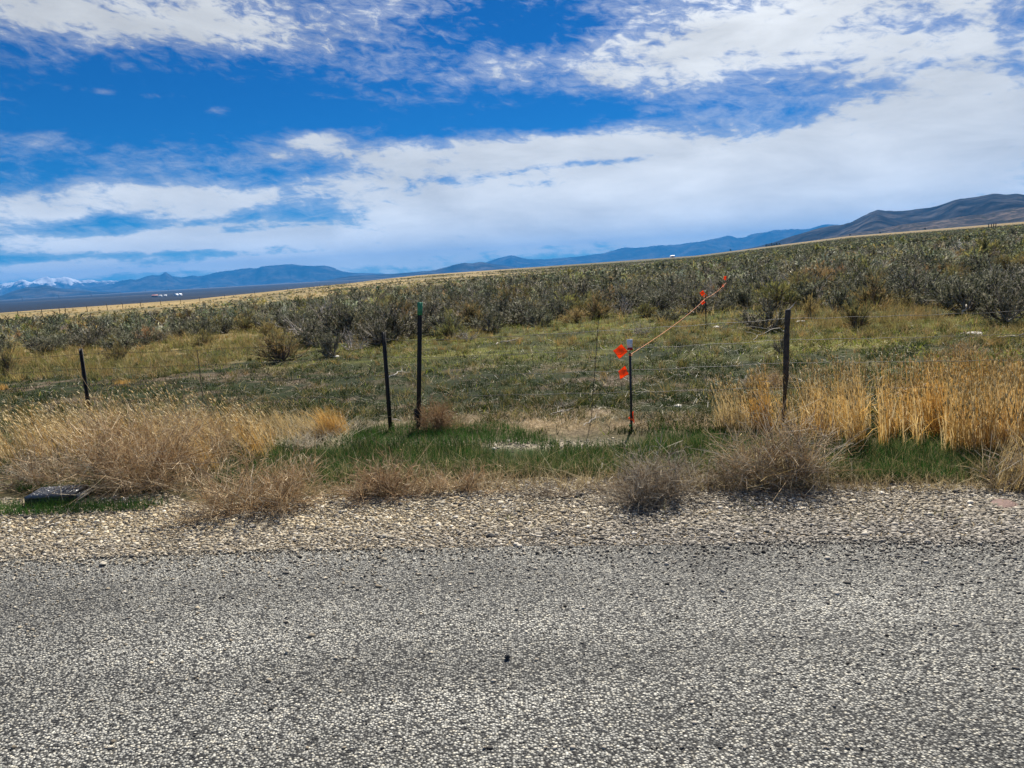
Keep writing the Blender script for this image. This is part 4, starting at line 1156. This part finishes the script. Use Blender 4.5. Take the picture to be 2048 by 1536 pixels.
house(331, 3720, 11, 9, 4, 3, GR, W_, 'storage_shed', 'small white roofed shed left of the white barns')
house(1345, 1300, 7.5, 4, 3.2, .8, W_, W_, 'white_shed', 'lone tiny white shed on the far plain below the blue range')

# far field fence along the crest at the left
pts = [(-20, 150), (37, 150), (85, 152), (120, 154), (132, 156), (175, 160), (215, 165), (246, 170), (282, 176), (322, 184), (362, 194), (400, 205), (450, 222), (510, 245), (575, 275), (640, 310), (700, 350)]
P = np.array([far_ground(a, b) for a, b in pts]); base = P[5]
fe2 = empty('field_fence', base, 'distant thin fence line along the crest of the field at the left', 'fence')
for p in P:
    g = Geo(); g.box((-.045, -.03, -.2), (.045, .03, 1.25)); g.box((-.06, .031, .4), (.06, .045, .46)); put('fence_post', g.mesh('fence_post', M_STEEL), fe2, p - base)
for z in (.5, .85, 1.15):
    g = Geo(); Q = P - base + np.array([0, -.04, z]); g.strips(Q[None], .006, 3); put('fence_wire', g.mesh('fence_wire', M_WIRE), fe2)
for k, (x_, dd) in enumerate([(1977, 330), (1982.5, 332), (1987, 334), (1991.5, 336)]):
    p = far_ground(x_, dd); g = Geo(); g.strips(np.array([[(0, 0, -.3), (.02, 0, .8), (0, 0, 1.7)]]), np.array([[.16, .16, .14]]), 7); g.box((-.2, -.1, 1.7), (.2, .1, 1.78))
    tag(put('corral_post', g.mesh('corral_post', M_POSTWOOD), None, p), ['first', 'second', 'third', 'fourth'][k] + ' from the left of four dark posts on the straw rise at the right', 'post', 'dark posts on the straw rise')

# junipers far out
def tree_mesh(seed):
    r = np.random.default_rng(seed); g = Geo(); n = 420
    th = r.uniform(0, 6.28, n); z = r.uniform(.08, 1, n); rad = (1 - z) ** .6 * .55 * r.uniform(.4, 1.1, n) + .03
    C_ = np.stack([np.cos(th) * rad, np.sin(th) * rad, z], 1)
    D = r.normal(size=(n, 3)) * .6 + np.array([0, 0, .5]); Q = C_[:, None] + D[:, None] * .09 * np.linspace(0, 1, 3)[None, :, None]
    g.strips(Q, np.array([[.02, .045, .01]]), 2, np.array([(.03, .045, .022)]) * r.uniform(.6, 1.4, (n, 1)))
    t = Geo(); t.strips(np.array([[(0, 0, -.03), (.02, .01, .3), (0, 0, .75)]]), np.array([[.05, .035, .01]]), 6, (.07, .05, .035))
    return g.mesh('crown', M_SAGE), t.mesh('trunk', M_WOOD)
TM = [tree_mesh(s) for s in (1, 2, 3)]
for k, (x_, dd, s) in enumerate([(1533, 1500, 5), (1538, 1490, 4), (1543, 1520, 5.5), (1548, 1500, 4.2), (1553, 1480, 4.8), (1559, 1530, 4), (1461, 1900, 5), (1700, 1800, 4.5), (1760, 1700, 4), (1850, 1500, 4)]):
    e = empty('juniper_tree', far_ground(x_, dd), 'tiny dark juniper tree far off on the plain below the mountains', 'tree', 'distant junipers below the mountains', k, s)
    c_, t_ = TM[k % 3]; put('crown', c_, e); put('trunk', t_, e)

# ------------------------------------------------------------------ mountains
def range_mat(name, c0, c1, c2, scale, snow=False, speck=0):
    m, nt, N = newmat(name); L = nt.links.new
    geo = N('ShaderNodeNewGeometry')
    nz = N('ShaderNodeTexNoise'); nz.inputs['Scale'].default_value = scale; nz.inputs['Detail'].default_value = 10; nz.inputs['Roughness'].default_value = .7
    L(geo.outputs['Position'], nz.inputs['Vector'])
    r = N('ShaderNodeValToRGB'); ramp(r, [(.38, c0), (.5, c1), (.62, c2)]); L(nz.outputs['Fac'], r.inputs[0])
    col = r.outputs[0]
    if speck:
        vo = N('ShaderNodeTexVoronoi'); vo.inputs['Scale'].default_value = speck; L(geo.outputs['Position'], vo.inputs['Vector'])
        lt = N('ShaderNodeMapRange'); lt.inputs[1].default_value = .32; lt.inputs[2].default_value = .42; L(vo.outputs['Distance'], lt.inputs[0])
        mx = N('ShaderNodeMix', data_type='RGBA'); L(lt.outputs[0], mx.inputs['Factor']); mx.inputs['A'].default_value = (.025, .03, .018, 1); L(col, mx.inputs['B']); col = mx.outputs['Result']
    if snow:
        at = N('ShaderNodeAttribute', attribute_name='tint'); sp = N('ShaderNodeSeparateColor'); L(at.outputs['Color'], sp.inputs[0])
        ad = N('ShaderNodeMath', operation='MULTIPLY_ADD'); L(nz.outputs['Fac'], ad.inputs[0]); ad.inputs[1].default_value = 1.1; L(sp.outputs[0], ad.inputs[2])
        mr = N('ShaderNodeMapRange'); mr.inputs[1].default_value = 1.13; mr.inputs[2].default_value = 1.2; L(ad.outputs[0], mr.inputs[0])
        mx = N('ShaderNodeMix', data_type='RGBA'); L(mr.outputs[0], mx.inputs['Factor']); L(col, mx.inputs['A']); mx.inputs['B'].default_value = (.62, .64, .67, 1); col = mx.outputs['Result']
    pb = N('ShaderNodeBsdfPrincipled'); pb.inputs['Roughness'].default_value = 1; pb.inputs['Specular IOR Level'].default_value = 0
    L(col, pb.inputs['Base Color'])
    out = N('ShaderNodeOutputMaterial'); L(pb.outputs[0], out.inputs[0])
    return m

def mountain(name, prof, dist, depth, mat, label, spur=1.0, dist2=None, snow=False, seed=0, base=None, nu=420, nv=56, rough=1.):
    prof = np.array(prof, float)
    a, e = azel(prof[:, 0], prof[:, 1])
    u = np.linspace(a[0], a[-1], nu)
    el = np.interp(u, a, e)
    Dd = np.full(nu, float(dist)) if dist2 is None else np.interp(u, [a[0], a[-1]], [dist, dist2])
    Hc = ZC + Dd * np.tan(el)                     # crest height
    U = u[:, None]; v = np.linspace(-1, 1, nv)[None]
    rr = Dd[:, None] + v * depth * (1 + .25 * (fbm(u * 30, u * 0, seed + 3)[:, None] - .5))
    X = rr * np.sin(U); Y = rr * np.cos(U)
    zb = height(X, Y) - 6
    rel = (Hc[:, None] - zb)
    sp = fbm(U * Dd[:, None] / depth * 2.6 + v * .25, v * .9 + 3 + 0 * U, seed + 11, 5)
    rid = 1 - np.abs(2 * fbm(U * Dd[:, None] / depth * 2.2, v * .6 + 0 * U, seed + 19, 4) - 1)
    sh = (1 - np.abs(v)) ** 1.25
    off = np.abs(v) * (1 - np.abs(v)) * 4
    shape = sh + off * spur * ((sp - .5) * .95 + (rid - .6) * .8)
    # small rock relief everywhere, none on the far feet
    shape = shape + .16 * rough * (fbm(U * Dd[:, None] / depth * 14, v * 9 + 0 * U, seed + 27, 4) - .5) * (1 - np.abs(v))
    ends = np.minimum(1, np.minimum(U - u[0], u[-1] - U) / ((u[-1] - u[0]) * .04 + 1e-6)) ** .7
    Z = zb + np.clip(rel, 0, None) * np.clip(shape, 0, 1.02)
    idx = np.arange(nu * nv).reshape(nu, nv)
    q = np.stack([idx[:-1, :-1], idx[1:, :-1], idx[1:, 1:], idx[:-1, 1:]], -1).reshape(-1, 4)
    s = np.clip(shape, 0, 1)
    g = Geo(); g.add(np.stack([X, Y, Z], -1), q, None, np.stack([s.ravel()] * 3, 1) * np.clip(rel / np.maximum(rel.max(), 1), 0, 1).repeat(1).reshape(-1, 1) if snow else (1, 1, 1))
    o = put(name, g.mesh(name, mat, True)); tag(o, label, None, kind='structure')
    return o

BR = range_mat('brown_range', (.012, .014, .016), (.035, .036, .036), (.09, .08, .072), .0022)
BR2 = range_mat('dark_range', (.012, .014, .016), (.032, .033, .035), (.085, .078, .075), .006)
FT = range_mat('foothill', (.035, .033, .032), (.07, .06, .055), (.15, .12, .10), .012, speck=.05)
SN = range_mat('snow_range', (.03, .03, .035), (.07, .065, .06), (.12, .11, .10), .0042, True)
mountain('snowy_mountains', [(-500, 605), (-250, 582), (-120, 575), (-30, 571), (0, 568), (20, 566), (45, 560), (60, 563), (75, 559), (95, 553), (110, 556), (125, 553), (140, 556), (150, 559), (160, 562), (180, 559), (200, 562), (220, 560), (240, 563), (300, 565), (420, 572), (520, 575)], 20400, 1500, SN, 'snow capped mountains', 1.0, snow=True, seed=4, nu=500, nv=70)
mountain('purple_hill', [(-300, 612), (-120, 604), (-30, 598), (0, 592), (30, 580), (55, 573), (70, 573), (95, 570), (120, 576), (160, 580), (200, 583), (250, 585), (330, 584), (420, 577)], 12500, 2400, BR, 'purple hill', .9, seed=14)
mountain('blue_range', [(60, 597), (110, 586), (135, 577), (150, 573), (180, 575), (220, 570), (245, 560), (260, 558), (272, 560), (290, 555), (305, 552), (320, 553), (331, 546), (345, 553), (365, 554), (385, 549), (400, 550), (425, 546), (440, 543), (475, 538), (490, 536), (510, 537), (540, 533), (560, 532), (585, 530), (600, 532), (615, 534), (650, 533), (665, 536), (685, 543), (710, 545), (760, 547), (800, 550), (860, 550)], 18200, 2400, BR, 'long blue range', 1.0, seed=24, nu=600)
mountain('low_hills', [(640, 562), (700, 552), (760, 549), (790, 547), (840, 543), (870, 540), (910, 530), (930, 526), (945, 527), (960, 524), (972, 525), (985, 528), (1010, 531), (1040, 535), (1100, 540)], 11500, 1900, BR, 'low hills', 1.0, seed=34)
mountain('central_range', [(900, 545), (950, 534), (980, 522), (1000, 516), (1022, 511), (1045, 516), (1060, 518), (1090, 519), (1120, 516), (1150, 514), (1175, 510), (1200, 507), (1230, 500), (1250, 495), (1280, 495), (1310, 492), (1340, 490), (1370, 487), (1400, 484), (1430, 478), (1455, 472), (1470, 474), (1490, 472), (1520, 466), (1550, 461), (1585, 459), (1600, 461), (1620, 458), (1650, 450), (1700, 452), (1800, 460)], 18400, 2400, BR, 'long blue range in the middle', .9, seed=44, nu=700)
mountain('dark_mountain', [(1380, 520), (1460, 505), (1540, 488), (1580, 476), (1610, 465), (1640, 456), (1700, 445), (1740, 428), (1755, 424), (1790, 425), (1830, 420), (1860, 416), (1890, 410), (1910, 405), (1930, 403), (1955, 398), (1985, 391), (2010, 392), (2035, 388), (2070, 391), (2130, 380), (2260, 372), (2400, 390), (2600, 420)], 5600, 1900, BR2, 'dark mountain', .8, dist2=4200, seed=54, nu=500)
mountain('foothills', [(1560, 492), (1640, 478), (1720, 464), (1780, 456), (1850, 444), (1880, 441), (1920, 434), (1960, 430), (2000, 422), (2050, 415), (2150, 408), (2300, 405), (2500, 430)], 3300, 620, FT, 'speckled tan foothills', .8, dist2=2900, seed=64)

# ------------------------------------------------------------------ haze
g = Geo(); g.box((-22600, -22600, -32), (22600, 22600, 760))
mh, nt, N = newmat('haze')
vol = N('ShaderNodeVolumePrincipled'); vol.inputs['Color'].default_value = (.05, .38, .95, 1); vol.inputs['Density'].default_value = 5.8e-5
vol.inputs['Anisotropy'].default_value = 0
nt.links.new(vol.outputs[0], N('ShaderNodeOutputMaterial').inputs['Volume'])
tag(put('haze', g.mesh('haze', mh)), 'thin blue haze in the air', kind='stuff')

# ------------------------------------------------------------------ sky
SUN_AZ, SUN_EL = R_(17), R_(46)
w = bpy.data.worlds.new('World'); SC.world = w; w.use_nodes = True
nt = w.node_tree; nt.nodes.clear(); L = nt.links.new
N = lambda t, **k: _node(nt, t, **k)
sky = N('ShaderNodeTexSky', sky_type='NISHITA'); sky.sun_disc = False; sky.sun_elevation = SUN_EL; sky.sun_rotation = SUN_AZ
sky.altitude = 1500; sky.air_density = 1.0; sky.dust_density = .25; sky.ozone_density = 3.0
tc = N('ShaderNodeTexCoord'); sx = N('ShaderNodeSeparateXYZ'); L(tc.outputs['Generated'], sx.inputs[0])
def M(op, a, b=None, c=None, clamp=False):
    n = N('ShaderNodeMath', operation=op); n.use_clamp = clamp
    for i, v in enumerate((a, b, c)):
        if v is None: continue
        if isinstance(v, (int, float)): n.inputs[i].default_value = v
        else: L(v, n.inputs[i])
    return n.outputs[0]
AZ = M('ARCTAN2', sx.outputs[0], sx.outputs[1]); EL = M('ARCSINE', sx.outputs[2])
den = M('ADD', M('MAXIMUM', sx.outputs[2], 0.0), .10)
qx, qy = M('DIVIDE', sx.outputs[0], den), M('DIVIDE', sx.outputs[1], den)
cv = N('ShaderNodeCombineXYZ'); L(qx, cv.inputs[0]); L(qy, cv.inputs[1])
def noise(scale, detail, rough, sxyz=(1, 1, 1), rot=0, dist=0, off=(0, 0, 0)):
    mp = N('ShaderNodeMapping'); mp.inputs['Scale'].default_value = sxyz; mp.inputs['Rotation'].default_value = (0, 0, rot); mp.inputs['Location'].default_value = off
    L(cv.outputs[0], mp.inputs[0]); n = N('ShaderNodeTexNoise'); n.inputs['Scale'].default_value = scale; n.inputs['Detail'].default_value = detail
    n.inputs['Roughness'].default_value = rough; n.inputs['Distortion'].default_value = dist; L(mp.outputs[0], n.inputs['Vector']); return n.outputs['Fac']
uv = N('ShaderNodeCombineXYZ'); L(AZ, uv.inputs[0]); L(EL, uv.inputs[1])
def noise2(sxyz, rot, detail, rough, dist=0, off=(0, 0, 0), w=0):
    mp = N('ShaderNodeMapping', vector_type='TEXTURE'); mp.inputs['Rotation'].default_value = (0, 0, rot); mp.inputs['Scale'].default_value = tuple(1 / a for a in sxyz); mp.inputs['Location'].default_value = off
    L(uv.outputs[0], mp.inputs[0]); n = N('ShaderNodeTexNoise'); n.inputs['Scale'].default_value = 1; n.inputs['Detail'].default_value = detail
    n.inputs['Roughness'].default_value = rough; n.inputs['Distortion'].default_value = dist; L(mp.outputs[0], n.inputs['Vector']); return n.outputs['Fac']
puff = noise2((6, 18, 1), R_(4), 12, .66, .4)
wisp = noise2((5, 26, 1), R_(-9), 12, .68, .7, (.3, .1, 0))
fine = noise2((38, 85, 1), R_(-12), 6, .6, .6)
band = noise(1.1, 9, .6, (1, 2.2, 1), R_(-20), .4, (3, 1, 0))
BL = [  # cloud masses and blue gaps, by direction
 (250, 10, 420, 70, .62), (470, 75, 170, 45, .42), (60, 40, 120, 60, .2),
 (230, 190, 300, 75, -.75), (600, 150, 160, 60, -.25), (310, 191, 34, 9, .75), (205, 184, 26, 10, .75), (435, 220, 34, 9, .55), (60, 278, 85, 18, .45),
 (850, 238, 360, 30, -.7), (1150, 235, 160, 22, -.3), (640, 277, 55, 22, .75), (900, 318, 250, 34, .62), (1200, 285, 130, 40, .6),
 (550, 345, 140, 24, -.5), (620, 425, 95, 24, -.75), (470, 462, 50, 10, -.55), (200, 448, 110, 20, -.6), (80, 345, 160, 30, -.25), (330, 335, 120, 20, .25),
 (350, 395, 200, 26, .7), (70, 425, 140, 28, .7), (300, 485, 480, 22, .75), (250, 540, 600, 16, .5), (150, 513, 330, 8, -.55), (560, 505, 160, 8, -.3),
 (1000, 420, 560, 75, .85), (1500, 400, 480, 95, .8), (1700, 320, 420, 60, .6), (1000, 495, 900, 24, .5),
 (1350, 222, 220, 30, -.45), (1600, 210, 170, 26, -.3), (1560, 70, 300, 110, .8), (1250, 130, 180, 40, .25), (1100, 40, 130, 45, -.5), (960, 80, 190, 60, -.12),
 (1930, 180, 300, 130, .45), (1200, 325, 80, 9, -.55), (1270, 318, 50, 9, -.4), (1120, 490, 130, 14, -.45), (1700, 200, 60, 12, -.2), (2040, 90, 60, 40, -.15)]
cov = None
for (bx, by, rx, ry, wt) in BL:
    a, e = azel(bx, by); a, e = float(a), float(e)
    su = rx / F * math.cos(math.atan((bx - 1024) / F)) ** 1.2; sv = ry / F * .95
    du = M('MULTIPLY', M('SUBTRACT', AZ, a), 1 / su); dv = M('MULTIPLY', M('SUBTRACT', EL, e), 1 / sv)
    gs = M('MULTIPLY', M('EXPONENT', M('MULTIPLY', M('ADD', M('MULTIPLY', du, du), M('MULTIPLY', dv, dv)), -1)), wt)
    cov = gs if cov is None else M('ADD', cov, gs)
hi = N('ShaderNodeMapRange', interpolation_type='SMOOTHSTEP'); hi.inputs[1].default_value = .16; hi.inputs[2].default_value = .36; L(EL, hi.inputs[0])
wsel = M('ADD', M('MULTIPLY', M('SUBTRACT', wisp, .5), M('ADD', M('MULTIPLY', hi.outputs[0], 1.5), .7)), M('MULTIPLY', M('SUBTRACT', puff, .5), M('SUBTRACT', 2.5, M('MULTIPLY', hi.outputs[0], 1.1))))
nsum = M('ADD', M('ADD', wsel, M('MULTIPLY', M('SUBTRACT', band, .5), .9)), M('MULTIPLY', M('SUBTRACT', fine, .5), M('ADD', M('MULTIPLY', hi.outputs[0], .7), 1.1)))
dens = M('ADD', M('ADD', cov, nsum), .05)
mr = N('ShaderNodeMapRange', interpolation_type='SMOOTHSTEP'); mr.inputs[1].default_value = .07; mr.inputs[2].default_value = .74; L(dens, mr.inputs[0])
veil = N('ShaderNodeMapRange', interpolation_type='SMOOTHSTEP'); veil.inputs[1].default_value = -.35; veil.inputs[2].default_value = .8; L(dens, veil.inputs[0])
alpha = M('MAXIMUM', M('MULTIPLY', mr.outputs[0], .94), M('MULTIPLY', veil.outputs[0], .55))
# keep the noise from shimmering at the very horizon
fade = N('ShaderNodeMapRange'); fade.inputs[1].default_value = -.01; fade.inputs[2].default_value = .05; fade.inputs[3].default_value = .8; fade.inputs[4].default_value = 1; L(sx.outputs[2], fade.inputs[0])
alpha = M('MULTIPLY', alpha, fade.outputs[0])
hs = N('ShaderNodeHueSaturation'); hs.inputs['Saturation'].default_value = 1.25; L(sky.outputs[0], hs.inputs['Color'])
tn = N('ShaderNodeVectorMath', operation='MULTIPLY'); L(hs.outputs[0], tn.inputs[0]); tn.inputs[1].default_value = (.05, .37, .62)
# clouds: brighter toward the sun
sa, se = SUN_AZ, SUN_EL
sdir = (math.sin(sa) * math.cos(se), math.cos(sa) * math.cos(se), math.sin(se))
dt = N('ShaderNodeVectorMath', operation='DOT_PRODUCT'); L(tc.outputs['Generated'], dt.inputs[0]); dt.inputs[1].default_value = sdir
gl = N('ShaderNodeMapRange', interpolation_type='SMOOTHSTEP'); gl.inputs[1].default_value = .72; gl.inputs[2].default_value = .98; gl.inputs[3].default_value = 6.4; gl.inputs[4].default_value = 9.8; L(dt.outputs['Value'], gl.inputs[0])
shade = N('ShaderNodeMapRange'); shade.inputs[1].default_value = .3; shade.inputs[2].default_value = .7; shade.inputs[3].default_value = .80; shade.inputs[4].default_value = 1.15; L(noise2((6, 20, 1), R_(-3), 9, .6, .3, (.7, .2, 0)), shade.inputs[0])
lowc = N('ShaderNodeMapRange', interpolation_type='SMOOTHSTEP'); lowc.inputs[1].default_value = .0; lowc.inputs[2].default_value = .22; lowc.inputs[3].default_value = 1.5; lowc.inputs[4].default_value = 1.0; L(sx.outputs[2], lowc.inputs[0])
cb = M('MULTIPLY', M('MULTIPLY', gl.outputs[0], shade.outputs[0]), lowc.outputs[0])
cc = N('ShaderNodeVectorMath', operation='SCALE'); cc.inputs[0].default_value = (.98, 1.0, 1.0); L(cb, cc.inputs['Scale'])
mx = N('ShaderNodeMix', data_type='RGBA'); L(alpha, mx.inputs['Factor']); L(tn.outputs[0], mx.inputs['A']); L(cc.outputs[0], mx.inputs['B'])
bg = N('ShaderNodeBackground'); bg.inputs['Strength'].default_value = .06; L(mx.outputs['Result'], bg.inputs[0])
L(bg.outputs[0], N('ShaderNodeOutputWorld').inputs[0])

sl = bpy.data.lights.new('sun', 'SUN'); sl.energy = 5.0; sl.angle = R_(.5); sl.color = (1, .95, .87)
so = bpy.data.objects.new('sun', sl); COL.objects.link(so)
so.rotation_euler = (Vector(sdir)).to_track_quat('Z', 'Y').to_euler()

# ------------------------------------------------------------------ camera
cam = bpy.data.cameras.new('camera'); cam.sensor_width = 36; cam.lens = 36 * F / 2048; cam.clip_start = .05; cam.clip_end = 120000
co = bpy.data.objects.new('camera', cam); COL.objects.link(co)
co.matrix_world = Matrix.Translation((0, 0, ZC)) @ CAMM.to_4x4()
SC.camera = co
SC.view_settings.view_transform = 'Standard'; SC.view_settings.look = 'None'; SC.view_settings.exposure = 0.9; SC.view_settings.gamma = 1
SC.cycles.max_bounces = 5; SC.cycles.diffuse_bounces = 2; SC.cycles.transmission_bounces = 3; SC.cycles.transparent_max_bounces = 6
SC.cycles.volume_bounces = 0
